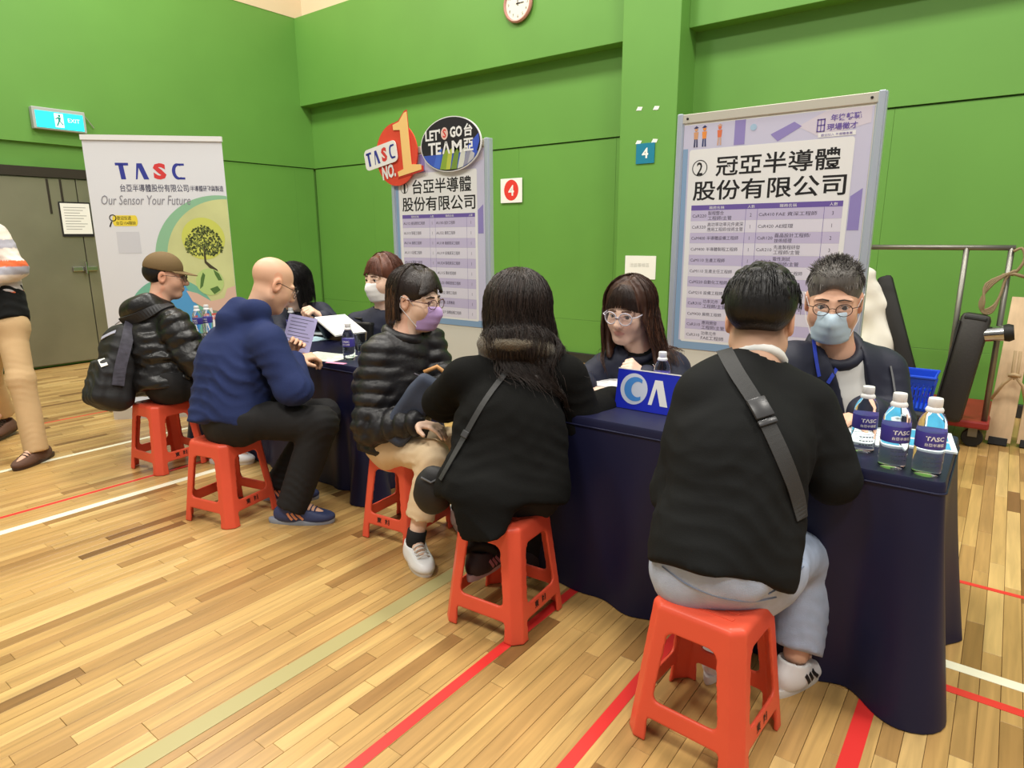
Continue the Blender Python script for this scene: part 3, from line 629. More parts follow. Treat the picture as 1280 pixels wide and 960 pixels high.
    def warp(s, fn, band=.035):
        """add fn(x,y,z) to the field near the surface"""
        i = np.nonzero(np.abs(s.f) < band); s.f[i] += fn(s.ax[0][i[0]], s.ax[1][i[1]], s.ax[2][i[2]]).astype(np.float32)
        return s
    def mesh(s):
        g = openvdb.FloatGrid(background=.03); f = np.clip(s.f, -.03, .03)
        for ax in range(3):       # closed at the grid border
            ix = [slice(None)]*3
            for e in (0, -1): ix[ax] = e; f[tuple(ix)] = .03
        g.copyFromArray(f); P, Q = g.convertToQuads(isovalue=0.0)[:2]
        V = np.stack([np.interp(P[:, i], np.arange(len(s.ax[i])), s.ax[i]) for i in range(3)], 1)
        vol = np.einsum('ij,ij->i', V[Q[:, 0]], np.cross(V[Q[:, 1]], V[Q[:, 2]])).sum()+np.einsum('ij,ij->i', V[Q[:, 0]], np.cross(V[Q[:, 2]], V[Q[:, 3]])).sum()
        return V, (Q if vol > 0 else Q[:, ::-1])
    def build(s, name, m, parent=None, colour=None, pivot=None):
        V, Q = s.mesh(); off = A3(pivot) if pivot is not None else (np.array(parent.location[:]) if parent is not None else np.zeros(3))
        me = bpy.data.meshes.new(name); n = len(V)
        me.vertices.add(n); me.vertices.foreach_set('co', (V-off).astype(np.float32).ravel())
        me.loops.add(len(Q)*4); me.loops.foreach_set('vertex_index', Q.astype(np.int32).ravel())
        me.polygons.add(len(Q)); me.polygons.foreach_set('loop_start', np.arange(0, len(Q)*4, 4, dtype=np.int32))
        me.update(calc_edges=True); me.shade_smooth(); me.materials.append(m)
        if colour is not None:
            c = np.ones((n, 4), np.float32); c[:, :3] = colour(V); a = me.color_attributes.new('tint', 'FLOAT_COLOR', 'POINT'); a.data.foreach_set('color', c.ravel())
        o = bpy.data.objects.new(name, me); COL.objects.link(o)
        if parent is not None: o.parent = parent
        return o
def folds(scale, amp, seed=0, dirv=(0, 0, 1), squash=.35):
    """cloth wrinkles: warped ridges, elongated across dirv"""
    rs = np.random.RandomState(seed); D = nrm(dirv); ks = []
    for i in range(5):
        v = nrm(rs.normal(size=3)); v = nrm(v*squash+D*(.9 if i < 4 else .2)); ks.append((v*scale*(.7+rs.rand()*.9), rs.rand()*6.28, nrm(rs.normal(size=3))*scale*.45, rs.rand()*6.28))
    def fn(x, y, z):
        r = 0
        for v, p, w, q in ks:
            wv = np.sin(x*w[0]+y*w[1]+z*w[2]+q); r = r+wv*np.sin(x*v[0]+y*v[1]+z*v[2]+p+1.6*wv)
        return r*amp/2.2
    return fn
def creases(spots, seed=0):
    """sharp cloth folds around given spots: (centre, reach, direction across the folds, spacing, height)"""
    rs = np.random.RandomState(seed); L = []
    for c, r, d, wl, a in spots:
        d = nrm(d); e = nrm(np.cross(d, nrm(rs.normal(size=3)))); g = np.cross(d, e); L.append((A3(c), r, d, e, g, wl, a, rs.rand(4)*6.28))
    def fn(x, y, z):
        o = 0
        for c, r, d, e, g, wl, a, ph in L:
            X = x-c[0]; Y = y-c[1]; Z = z-c[2]; w = np.exp(-(X*X+Y*Y+Z*Z)/(r*r)); pd = X*d[0]+Y*d[1]+Z*d[2]; pe = X*e[0]+Y*e[1]+Z*e[2]; pg = X*g[0]+Y*g[1]+Z*g[2]
            t = pd/wl*math.pi+ph[0]+.9*np.sin(pe*.55/wl*math.pi+ph[1])+.7*np.sin(pg*.45/wl*math.pi+ph[2])
            o = o-a*w*((1-np.abs(np.sin(t)))**1.4-.35)*(.65+.35*np.sin(pe*.8/wl+pg*.6/wl+ph[3]))
        return o
    return fn
# ================================================================== STOOLS
STOOL = mat('red_orange_plastic', (226, 88, 62), .36, var=.05, vscale=5, spec=.45)
SH, SBH, STH = .40, .165, .125           # height, half base, half top
def make_stool():
    S = SDF((-.19, -.19, -.01), (.19, .19, SH+.03), .0046)
    def hw(Z): return SBH+(STH-SBH)*np.clip(Z/SH, 0, 1)
    def body(grow, zt):
        def fn(X, Y, Z):
            w = hw(Z)+grow; ax = np.abs(X); ay = np.abs(Y); d = np.maximum(ax-w, ay-w); ch = (ax+ay-2*w+.030)*.7071
            sh = np.maximum(d, ch); e = Z-(SH+zt)
            r_ = .016; a = sh+r_; b = e+r_
            return np.sqrt(np.maximum(a, 0)**2+np.maximum(b, 0)**2)+np.minimum(np.maximum(a, b), 0)-r_+np.maximum(-Z*0, 0)
        return fn
    L = (-.2, -.2, -.02); Hh = (.2, .2, SH+.03)
    S.put(body(0, 0), L, Hh)
    S.put(body(-.0105, -.012), L, Hh, op='s')
    def win(ax_):
        def fn(X, Y, Z):
            a, b = (X, Y) if ax_ else (Y, X)
            zc, zh = .228, .104; hwid = .094-.030*(Z-.1)/.25
            q0 = np.abs(a)-(hwid-.022); q1 = np.abs(Z-zc)-(zh-.022)
            d = np.sqrt(np.maximum(q0, 0)**2+np.maximum(q1, 0)**2)+np.minimum(np.maximum(q0, q1), 0)-.022
            q2 = np.abs(a)-(.101-.012); q3 = Z-(.072-.012)
            d2 = np.sqrt(np.maximum(q2, 0)**2+np.maximum(q3, 0)**2)+np.minimum(np.maximum(q2, q3), 0)-.012
            return np.maximum(np.minimum(d, d2), .05-np.abs(b))
        return fn
    S.put(win(True), L, Hh, op='s'); S.put(win(False), L, Hh, op='s')
    S.plane((0, 0, .001), (0, 0, -1))
    # dished slatted grip pattern in the seat top
    V, Q = S.mesh()
    c = V[Q].mean(1); lim = .098-.030*(c[:, 2]-.1)/.25
    seat = c[:, 2] > .322
    cor = (np.abs(c[:, 0]) > lim) & (np.abs(c[:, 1]) > lim)
    low = c[:, 2] < .13
    corner = (np.abs(c[:, 0]) > .094) & (np.abs(c[:, 1]) > .094) if False else cor
    region = np.full(len(c), 0)
    region[~seat & ~corner] = 5
    for k, (sx, sy) in enumerate(((1, 1), (1, -1), (-1, 1), (-1, -1))): region[~seat & corner & (np.sign(c[:, 0]) == sx) & (np.sign(c[:, 1]) == sy)] = 1+k
    # stretchers, one for each side
    st = region == 5
    side = np.where(np.abs(c[:, 0]) > np.abs(c[:, 1]), np.where(c[:, 0] > 0, 5, 6), np.where(c[:, 1] > 0, 7, 8)); region[st] = side[st]
    root = empty('plastic_stool')
    for k in range(9):
        q = Q[region == k]
        if len(q) == 0: continue
        u, inv = np.unique(q, return_inverse=True); mesh('seat' if k == 0 else ('leg' if k < 5 else 'stretcher'), V[u], inv.reshape(q.shape), STOOL, root, smooth=True)
    ins = MB()
    for k in range(5): ins.box((-.085, -.082+k*.037, SH-.003), (.085, -.068+k*.037, SH+.0022), .001)
    ins.build('seat_rib', STOOL, root)
    slope = (SBH-STH)/SH
    nx = nrm((1, 0, slope)); fr = frame(((SBH-slope*.085)+.0006, 0, .085), (0, 1, 0), np.cross(nx, (0, 1, 0)))
    m_ = MB(); write(m_, '東', fr, -.035, .004, h=.026, bold=.02, align='c'); write(m_, '翔', fr, .012, .004, h=.026, bold=.02, align='c'); m_.build('printed_name', BLACK, root)
    return root
stools = [((-.52, 1.575), -3.3, 'red plastic stool nearest the camera, under the man in black sweatshirt'),
          ((-1.317, 1.69), 4, 'red plastic stool under the long-haired woman in black coat'),
          ((-2.10, 1.96), -84, 'red plastic stool under the woman with the lilac mask'),
          ((-2.954, 1.575), 12, 'red plastic stool under the bald man in navy hoodie'),
          ((-3.93, 1.735), 5, 'red plastic stool under the man with the olive cap')]
st0 = make_stool()
for i, ((sx, sy), a, lab) in enumerate(stools):
    o = st0 if i == 0 else copy_tree(st0)
    o.location = (sx, sy, 0); o.rotation_euler = (0, 0, math.radians(a)); tag(o, lab, 'stool', 'red plastic stools')
# ================================================================== CLOTH-COVERED TABLES
NAVY = mat('navy_satin_cloth', (26, 28, 58), .45, var=.05, vscale=3, spec=.35)
TZ = .70
def table(x0, x1, y0, y1, label, seed, flare):
    cx, cy = (x0+x1)/2, (y0+y1)/2; r = empty('draped_table', (cx, cy, 0)); tag(r, label, 'table', 'navy draped tables')
    hx, hy = (x1-x0)/2, (y1-y0)/2; rs = random.Random(seed); rad = .018
    # perimeter samples, counter-clockwise, rounded corners
    per = []
    cs = [(hx-rad, -hy+rad, -90), (hx-rad, hy-rad, 0), (-hx+rad, hy-rad, 90), (-hx+rad, -hy+rad, 180)]
    for k, (ax, ay, a0) in enumerate(cs):
        for j in range(7):
            a = math.radians(a0+90*j/6); per.append((ax+rad*math.cos(a), ay+rad*math.sin(a), math.cos(a), math.sin(a), 1.0 if 0 < j < 6 else 1.0))
        nxt = cs[(k+1) % 4]; a = math.radians(a0+90); sx_, sy_ = ax+rad*math.cos(a), ay+rad*math.sin(a); ex, ey = nxt[0]+rad*math.cos(a), nxt[1]+rad*math.sin(a)
        n = max(int(math.hypot(ex-sx_, ey-sy_)/.014), 2)
        for j in range(1, n): per.append((sx_+(ex-sx_)*j/n, sy_+(ey-sy_)*j/n, math.cos(a), math.sin(a), 0))
    n = len(per); rows = 26; V = []; Fc = []; wv = [(rs.uniform(5, 9), rs.random()*6.3, rs.uniform(.6, 1)), (rs.uniform(13, 19), rs.random()*6.3, rs.uniform(.3, .6)), (rs.uniform(26, 34), rs.random()*6.3, .22)]
    for i in range(rows+1):
        t = i/rows
        s = 0
        for j, (px, py, nx, ny, c) in enumerate(per):
            s = px*1.0+py*1.3
            dc = min(math.hypot(px-a_, py-b_) for a_, b_ in ((hx, -hy), (hx, hy), (-hx, hy), (-hx, -hy)))
            cg = math.exp(-(dc/.10)**2)
            if t < .04:
                off = .004*math.sin(t/.04*math.pi/2); z = TZ-.010*(1-math.cos(t/.04*math.pi/2))
            else:
                tt = (t-.04)/.96
                f_ = sum(a_*math.sin(w_*s*1.25+p_+tt*.8) for w_, p_, a_ in wv)
                off = .004+flare*tt**1.1+f_*.018*tt**1.2+cg*(.085*tt**1.3)-math.exp(-((dc-.16)/.06)**2)*.035*tt
                z = TZ-.010-(TZ-.014)*tt
            V.append((px+nx*off, py+ny*off, max(z, .004)))
    for i in range(rows):
        for j in range(n): Fc.append((i*n+j, (i+1)*n+j, (i+1)*n+(j+1) % n, i*n+(j+1) % n))
    Fc.append(tuple(range(n)))
    mesh('tablecloth', V, Fc, NAVY, r, autosmooth=50)
    # the hem seam along the top edge and a hidden board with legs
    MB().box((-hx+.02, -hy+.02, TZ-.04), (hx-.02, hy-.02, TZ-.006)).build('tabletop', mat('table_board', (150, 140, 120), .6), r)
    for sx_ in (-1, 1):
        for sy_ in (-1, 1): MB().tube([(sx_*(hx-.12), sy_*(hy-.08), TZ-.04), (sx_*(hx-.12), sy_*(hy-.08), 0)], .014).build('leg', ALU, r)
    MB().tube([(px+nx*.006, py+ny*.006, TZ-.032) for px, py, nx, ny, c in per], .0035, 6, closed=True).build('hem_seam', NAVY, r, smooth=True)
    return r
table(-1.62, -.066, 1.975, 2.49, 'right navy draped table with three water bottles at its end', 5, .012)
table(-4.25, -2.53, 2.10, 2.60, 'left navy draped table beside the bald man and banner', 9, .02)
# ================================================================== THINGS ON THE TABLES
PET = mat('clear_bottle_plastic', (246, 250, 252), .06, trans=1.0, ior=1.2, spec=.5); CAP = mat('white_cap', (238, 238, 238), .35); LABEL = mat('bottle_label_violet', (70, 62, 150), .4)
def make_bottle():
    r = empty('water_bottle')
    prof = [(.0, .002), (.026, .0), (.031, .006), (.0305, .018), (.0318, .024), (.0305, .030), (.0318, .04), (.031, .052), (.0318, .060), (.0318, .108), (.031, .112), (.0315, .125), (.028, .145), (.021, .160), (.0145, .170), (.013, .178), (.013, .192)]
    MB().lathe(prof, 28).build('bottle_body', PET, r, auto=60)
    MB().lathe([(.0145, .179), (.0155, .181), (.0155, .197), (.0145, .2005), (.0, .2005)], 24).build('cap', CAP, r, auto=40)
    MB().lathe([(.0185, .166), (.0195, .171), (.0165, .177), (.014, .179)], 24).build('neck_ring', CAP, r, auto=40)
    lb = MB().lathe([(.0321, .074), (.0323, .075), (.0323, .116), (.0321, .117)], 36).build('label_band', LABEL, r, auto=40)
    def cyl(x, y, t=0.0):
        a = -math.pi/2+x/.0323; q = .0326+t; return (q*math.cos(a), q*math.sin(a), y)
    m_ = MB(); write(m_, 'TΛSC', cyl, 0, .0965, w=.040, h=.012, bold=.03, align='c', t=0); write(m_, '台亞半導體', cyl, 0, .082, w=.042, h=.0085, bold=.01, align='c', t=0); m_.build('label_text', PAPW, lb)
    m_ = MB()
    for k in range(3):
        for j in range(5): m_.add([cyl(-.02+j*.008, .030+k*.012-.004, -.0008), cyl(-.014+j*.008, .030+k*.012-.004, -.0008), cyl(-.014+j*.008, .033+k*.012-.004, -.0008), cyl(-.02+j*.008, .033+k*.012-.004, -.0008)], [(0, 1, 2, 3)])
    m_.build('fine_print', mat('fine_print_grey', (70, 80, 96), .6), r)['kind'] = 'stuff'
    return r
B0 = make_bottle()
BG = 'water bottles on the tables'
spots = [(at(1157, 592, z=TZ), 0, 'water bottle nearest the right end of the near table', 1.1), (at(1114, 583, z=TZ), 10, 'middle one of three front water bottles on the near table', 1.1),
         (at(1077, 563, z=TZ), 5, 'water bottle by the grey-haired man\'s hand', 1.03), ((-1.055, 2.38, TZ), 20, 'water bottle behind the blue name board', 1.0),
         (at(437, 449, z=TZ), 0, 'white-labelled water bottle at the right end of left table', 1.0), (at(249, 418, z=TZ), 0, 'water bottle on left table between cap man and bald man', 1.0), (at(261, 416, z=TZ), 0, 'second water bottle right of the one beside the cap man', 1.0), (at(366, 421, z=TZ), 0, 'water bottle beyond the bald man\'s paper', 1.0)]
for i, (p, a, lab, sc_) in enumerate(spots):
    o = B0 if i == 0 else copy_tree(B0); o.location = tuple(p); o.rotation_euler = (0, 0, math.radians(a+22)); o.scale = (sc_*1.04, sc_*1.04, sc_*.97); tag(o, lab, 'bottle', BG)
# blue name board: folded card with a white top edge
p0 = at(768, 508, z=TZ+.002); p1 = at(838, 520, z=TZ+.002); ex = nrm((p1-p0)*A3(1, 1, 0)); ln = .40
NB = mat('name_board_blue', (28, 44, 190), .35)
r = empty('name_board', tuple(p0)); fr = frame((0, 0, 0), ex, nrm(A3(-ex[1]*.18, ex[0]*.18, 1)))
Hb = .150
MB().prism([(0, 0), (ln, 0), (ln, Hb), (0, Hb)], fr, -.004, 0).build('front_panel', NB, r); tag(r, 'blue name board with a round C logo on the near table', 'name board')
fr2 = frame((-ex[1]*.085, ex[0]*.085, 0), ex, nrm(A3(ex[1]*.38, -ex[0]*.38, 1))); MB().prism([(0, 0), (ln, 0), (ln, Hb), (0, Hb)], fr2, -.004, 0).build('rear_panel', NB, r)
MB().prism([(0, Hb-.002), (ln, Hb-.002), (ln, Hb+.002), (0, Hb+.002)], fr, -.006, .0008).build('white_edge', PAPW, r)
cx_, cy_, cr = .073, .078, .056
MB().flat(circle(cx_, cy_, cr, cr*1.05, 40), fr, .0008).build('logo_disc', mat('logo_pale', (206, 214, 232), .5), r)
arc = [(cx_+.006+(cr*.82)*math.cos(math.radians(55+250*k/24)), cy_+cr*.82*math.sin(math.radians(55+250*k/24))) for k in range(25)]; inn = [(cx_+.016+(cr*.46)*math.cos(math.radians(55+250*k/24)), cy_+cr*.52*math.sin(math.radians(55+250*k/24))) for k in range(25)]
MB().add([fr(a, b, .0014) for a, b in arc+inn], [(i, i+1, 26+i, 25+i) for i in range(24)]).build('logo_crescent', mat('logo_sky', (70, 140, 216), .5), r)
m_ = MB().flat([(.137, .028), (.152, .028), (.17, .122), (.155, .122)], fr, .0012).flat([(.155, .122), (.185, .122), (.215, .028), (.185, .028)], fr, .0013).flat([(.24, .028), (.33, .028), (.33, .045), (.24, .045)], fr, .0012); write(m_, 'S', fr, .24, .028, w=.06, h=.094, bold=.03, t=.0012); m_.build('lettering', PAPW, r)
def paper(name, cx, cy, w, l, rz, m, label, cat, z=TZ, th=.002, lines=0, curl=0.0, lm=None, group=None, tilt=(0, 0)):
    r = empty(name, (cx, cy, z), math.radians(rz)); r.rotation_euler = (math.radians(tilt[0]), math.radians(tilt[1]), math.radians(rz)); tag(r, label, cat, group)
    n = 12; V = []; Fc = []
    for i in range(n+1):
        for tz in (0, th):
            x = (i/n-.5)*w; zz = curl*((i/n-.5)*2)**2+tz
            V += [(x, -l/2, zz), (x, l/2, zz)]
    for i in range(n):
        a = i*4; b = a+4
        Fc += [(a+2, b+2, b+3, a+3), (a, a+1, b+1, b), (a, b, b+2, a+2), (a+1, a+3, b+3, b+1)]
    Fc += [(0, 2, 3, 1), (n*4, n*4+1, n*4+3, n*4+2)]
    mesh('sheet', V, Fc, m, r)
    if lines:
        m_ = MB(); rs = random.Random(int(cx*100+cy*1000))
        for k in range(lines):
            yy = l*.42-k*l*.84/lines; xe = w*(.1+.3*rs.random())
            z_ = lambda x: curl*(x/w*2)**2+th+.0004
            xs = [-w*.4+(xe+w*.4)*j/6 for j in range(7)]
            m_.add([(x, yy, z_(x)) for x in xs]+[(x, yy-l*.016, z_(x)) for x in xs], [(j, 7+j, 8+j, j+1) for j in range(6)])
        m_.build('printed_lines', lm or mat('print_dark', (90, 92, 110), .6), r)['kind'] = 'stuff'
    return r
PAP = mat('office_paper', (238, 238, 236), .6)
q = at(752, 472, z=TZ+.03); paper('document_stack', q[0], q[1], .30, .24, 8, PAP, 'stack of white documents in front of the woman with glasses', 'papers', th=.022, lines=9)
q = at(746, 487, z=TZ); paper('document', q[0]+.02, q[1]-.05, .16, .10, 15, PAP, 'small white sheet under the coat woman\'s hand', 'paper', lines=4)
BRB = mat('brochure_blue', (70, 160, 200), .4, var=.25, vscale=9); BRW = mat('brochure_white', (224, 236, 240), .45)
r = paper('brochure', -.165, 2.37, .19, .22, 8, BRW, 'blue and white brochure lying behind the front bottles', 'brochure', th=.006)
MB().flat([(-.085, -.095), (.08, -.095), (.08, -.02), (-.085, -.02)], lambda x, y, t=0: (x, y, .0066), 0).flat([(-.085, .0), (.08, .0), (.08, .095), (-.085, .095)], lambda x, y, t=0: (x, y, .0066), 0).build('cover_picture', BRB, r)
r = paper('brochure', -.305, 2.33, .15, .21, -14, BRW, 'white brochure with small text by the grey-haired man', 'brochure', th=.006, lines=6)
q = at(405, 446, z=TZ); r = paper('flyer', q[0], q[1], .30, .21, 10, mat('flyer_pale_green', (222, 226, 216), .6), 'printed pale flyer on the left table by the bald man', 'flyer', lines=10, lm=mat('flyer_print', (96, 130, 104), .6))
q = at(420, 454, z=TZ); paper('note_slip', q[0], q[1], .12, .03, 12, mat('pink_note', (240, 160, 196), .6), 'thin pink note slip at the edge of left table', 'note')
q = at(392, 424, z=TZ); paper('leaflet', q[0], q[1], .18, .14, -6, mat('leaflet_cyan', (190, 222, 232), .6), 'pale cyan leaflet behind the flyer on left table', 'leaflet', lines=5)
# open file held up, propped on a black binder, and a second black case behind
q = at(408, 418, z=TZ); r = empty('black_binder', tuple(q), math.radians(20)); tag(r, 'closed black binder lying on the left table', 'binder')
MB().box((-.13, -.10, 0), (.15, .10, .012), .003).box((-.13, -.10, .03), (.15, .10, .036), .002).box((-.13, -.10, 0), (-.12, .10, .036), .002).build('cover', mat('black_vinyl', (22, 22, 24), .4), r); MB().box((-.12, -.095, .012), (.145, .095, .030)).build('pages', PAP, r)
q = at(425, 404, y=2.40); paper('open_file', q[0], q[1], .24, .20, -8, PAP, 'open white file held up over the left table', 'file', z=q[2]-.015, th=.010, lines=8, tilt=(0, 20))
q = at(437, 396, y=2.55); r = empty('document_case', (q[0], q[1]+.04, TZ), math.radians(6)); tag(r, 'black document case standing behind the open file', 'case')
MB().box((-.12, -.02, 0), (.14, .03, .14), .012).build('case_body', MATS['black_vinyl'], r); MB().tube([(-.03, .005, .138), (-.03, .005, .158), (.05, .005, .158), (.05, .005, .138)], .006).build('handle', MATS['black_vinyl'], r)
q = at(446, 410, y=2.44); r = empty('glass_cup', tuple(at(452, 424, y=2.44)*A3(1, 1, 0)+A3(0, 0, TZ))); tag(r, 'small clear drinking cup beside the white bottle', 'cup')
MB().lathe([(.0, .002), (.024, .002), (.033, .11), (.035, .11), (.026, 0), (0, 0)], 24).build('cup_wall', PET, r, auto=40)
MB().lathe([(.0, .004), (.024, .004), (.0275, .045), (0, .045)], 20).build('water', PET, r, auto=40)
def spline(pts, n):
    pts = [A3(p) for p in pts]; k = len(pts); out = []
    for i in range(n):
        t = i/(n-1)*(k-1); j = min(int(t), k-2); f = t-j; p0, p1, p2, p3 = pts[max(j-1, 0)], pts[j], pts[j+1], pts[min(j+2, k-1)]
        out.append(.5*((2*p1)+(-p0+p2)*f+(2*p0-5*p1+4*p2-p3)*f*f+(-p0+3*p1-3*p2+p3)*f**3))
    return out
# ================================================================== TROLLEY CORNER (right)
STEEL = mat('galvanised_steel', (128, 126, 118), .4, .75, var=.1, vscale=12); RUB = mat('black_rubber', (26, 25, 24), .6); RBASE = mat('trolley_red', (150, 44, 40), .5, var=.1)
ty = 5.0; tx0, tx1 = -.80, -.012; RH = 1.262
r = empty('platform_trolley', ((tx0+tx1)/2, ty+.25, 0)); tag(r, 'steel rail trolley with a red platform against the green wall', 'trolley'); cx = (tx0+tx1)/2
for xx in (tx0, (tx0+tx1)/2+.17, tx1): MB().tube([(xx-cx, -.25, .17), (xx-cx, -.25, RH)], .0165, 12).build('post', STEEL, r, smooth=True)
MB().tube([(tx0-cx-.02, -.25, RH), (tx1-cx+.02, -.25, RH)], .0165, 12).build('top_rail', STEEL, r, smooth=True)
MB().box((tx0-cx-.02, -.30, .13), (tx1-cx+.03, .42, .18), .012).build('platform', RBASE, r)
for xx in (tx0-cx+.08, tx1-cx-.05):
    for yy in (-.24, .35):
        w_ = MB().lathe([(.02, -.018), (.055, -.018), (.06, -.010), (.06, .010), (.055, .018), (.02, .018)], 20, X=Matrix.Translation((xx, yy, .06)) @ Matrix.Rotation(math.pi/2, 4, 'X')).build('caster_wheel', RUB, r, auto=40)
        MB().box((xx-.025, yy-.026, .07), (xx+.025, yy-.02, .135)).box((xx-.025, yy+.02, .07), (xx+.025, yy+.026, .135)).build('fork', STEEL, w_)
ROPE = mat('hemp_rope', (140, 122, 92), .8, bump=(200, .4))
m_ = MB()
pr = np.array([tx1, ty, RH])
for k in range(4):
    off = .012*k; m_.tube(spline([(pr[0]+.03+.004*k, pr[1]-.03, 1.13), (pr[0]-.06-off, pr[1]-.04, 1.05), (pr[0]-.115+off*.6, pr[1]-.04-off*.5, .94), (pr[0]-.09, pr[1]-.05, .87+off*.5), (pr[0]-.045, pr[1]-.05, .88+off), (pr[0]-.02, pr[1]-.04, .98), (pr[0]-.005, pr[1]-.03, 1.08), (pr[0]+.03, pr[1]-.03, 1.13)], 28), .0075, 6)
m_.tube(spline([(pr[0]+.02, pr[1]-.02, 1.10), (pr[0]+.05, pr[1]-.03, 1.14), (pr[0]+.07, pr[1]-.03, 1.20), (pr[0]+.05, pr[1]-.02, 1.26), (pr[0]+.01, pr[1]-.02, 1.24)], 14), .009, 6).tube([(pr[0]-.025, pr[1]-.025, 1.10), (pr[0]+.03, pr[1]-.03, 1.11), (pr[0]+.09, pr[1]-.02, 1.09)], .011, 6)
tag(m_.build('rope_coil', ROPE, smooth=True), 'coil of brown rope hanging on the trolley post', 'rope')
def slab(name, a, b, w, th, m, label, cat, wdir=(1, 0, 0), bev=.01, fat=None):
    """long flat bar leaning from a (bottom) to b (top)"""
    a = A3(a); b = A3(b); d = nrm(b-a); L_ = np.linalg.norm(b-a); wx = A3(wdir); wx = nrm(wx-d*(wx@d)); n = np.cross(wx, d)
    X = Matrix([[wx[i], n[i], d[i], 0] for i in range(3)]+[[0, 0, 0, 1]])
    r = empty(name, tuple(a)); tag(r, label, cat)
    MB().box((-w/2, -th/2, 0), (w/2, th/2, L_), bev, X).build('body', m, r, auto=35)
    return r, X, L_
BLK = mat('black_foam', (30, 28, 27), .7); LEATH = mat('black_leather', (40, 36, 32), .45, bump=(90, .2))
r, X, L_ = slab('padded_bar', at(1146, 505, y=5.2)*A3(1, 1, 0)+A3(0, 0, .19), at(1105, 345, y=5.4), .10, .07, BLK, 'long black padded bar leaning behind the blue basket', 'bar', bev=.03)
MB().box((-.035, -.045, .05), (.035, -.03, L_-.25), .004, X).build('pad_strip', RUB, r)
c = at(1094, 390, y=5.36); S = SDF(A3(c[0]-.35, c[1]-.35, .1), c+.40, .012); S.seg(c+A3(-.10, 0, .25), c+A3(.02, 0, -.10), .085, .12, flat=((0, 1, 0), .5)); S.seg(c+A3(.02, 0, -.10), A3(c[0]+.06, c[1]-.12, .30), .12, .13, flat=((0, 1, 0), .5)); S.plane((0, 0, .182), (0, 0, -1), .01); S.warp(folds(22, .012, 3))
tag(S.build('white_sack', mat('white_sackcloth', (224, 220, 208), .7), None), 'white cloth sack leaning behind the grey-haired man', 'sack')
r, X, L_ = slab('leather_case', at(1183, 520, y=4.85)*A3(1, 1, 0)+A3(0, 0, .185), at(1222, 392, y=4.98), .16, .11, LEATH, 'long dark leather case leaning on the trolley rail', 'case', bev=.035)
MB().box((-.082, -.06, .02), (-.072, .06, L_-.06), .003, X).build('piping', RUB, r); MB().box((-.06, -.058, L_-.05), (.06, .058, L_-.02), .01, X).build('end_cap', RUB, r)
c = at(1246, 417, y=4.95); r = empty('chrome_clamp', tuple(c)); tag(r, 'chrome and black tube clamped to the trolley post', 'clamp')  # plain chrome tube with a black end, clamped on the post
Xr = Matrix.Rotation(math.radians(80), 4, 'Y')
MB().lathe([(.0, -.13), (.035, -.13), (.045, -.05), (.048, .04), (.0, .04)], 20, X=Xr).build('chrome_tube', CHR, r, auto=40); MB().lathe([(.0, .035), (.05, .035), (.055, .06), (.045, .085), (0, .085)], 20, X=Xr).build('black_end', RUB, r, auto=40)
WD = mat('raw_pine', (206, 178, 142), .6, var=.08, vscale=6, vdir=(8, 8, 1))
c0 = at(1246, 556, z=.0); c1 = at(1279, 372, y=c0[1]+.25)
dd = c1-c0
for k, (ox, lab) in enumerate(((0, 'left one of two pale pine boards leaning by the trolley'), (.165, 'right one of two pale pine boards leaning by the trolley'))):
    r, X, L_ = slab('pine_board', c0+A3(ox, .02*k, .02), c1+A3(ox+.01, .02*k, 0), .135, .03, WD, lab, 'board', bev=.004); r['group'] = 'pine boards by the trolley'
    MB().box((-.05, -.02, -.02), (.05, .02, .03), .003, X).build('end_shoe', RUB, r); MB().lathe([(.01, 0), (.01, .004), (0, .005)], 10, X=X @ Matrix.Translation((0, -.02, .01)) @ Matrix.Rotation(math.pi/2, 4, 'X')).build('bolt', CHR, r)
k1 = at(1268, 468, y=c0[1]+.08)+A3(0, -.03, 0)
m_ = MB().tube([k1+A3(-.10, -.005, -.17), k1+A3(-.05, -.02, -.06), k1+A3(0, -.03, 0), k1+A3(.05, -.02, -.06), k1+A3(.08, -.005, -.17)], .010, 8).tube([k1+A3(-.015, -.03, .16), k1+A3(-.012, -.03, .0), k1+A3(.0, -.03, -.02), k1+A3(.014, -.03, .0), k1+A3(.010, -.03, .16)], .009, 8).tube([k1+A3(-.03, -.03, .0), k1+A3(0, -.045, .01), k1+A3(.03, -.03, .0)], .012, 8)
tag(m_.build('rope_knot', mat('pale_rope', (190, 164, 126), .8, bump=(200, .4)), smooth=True), 'knotted pale rope tied around the pine boards', 'rope')
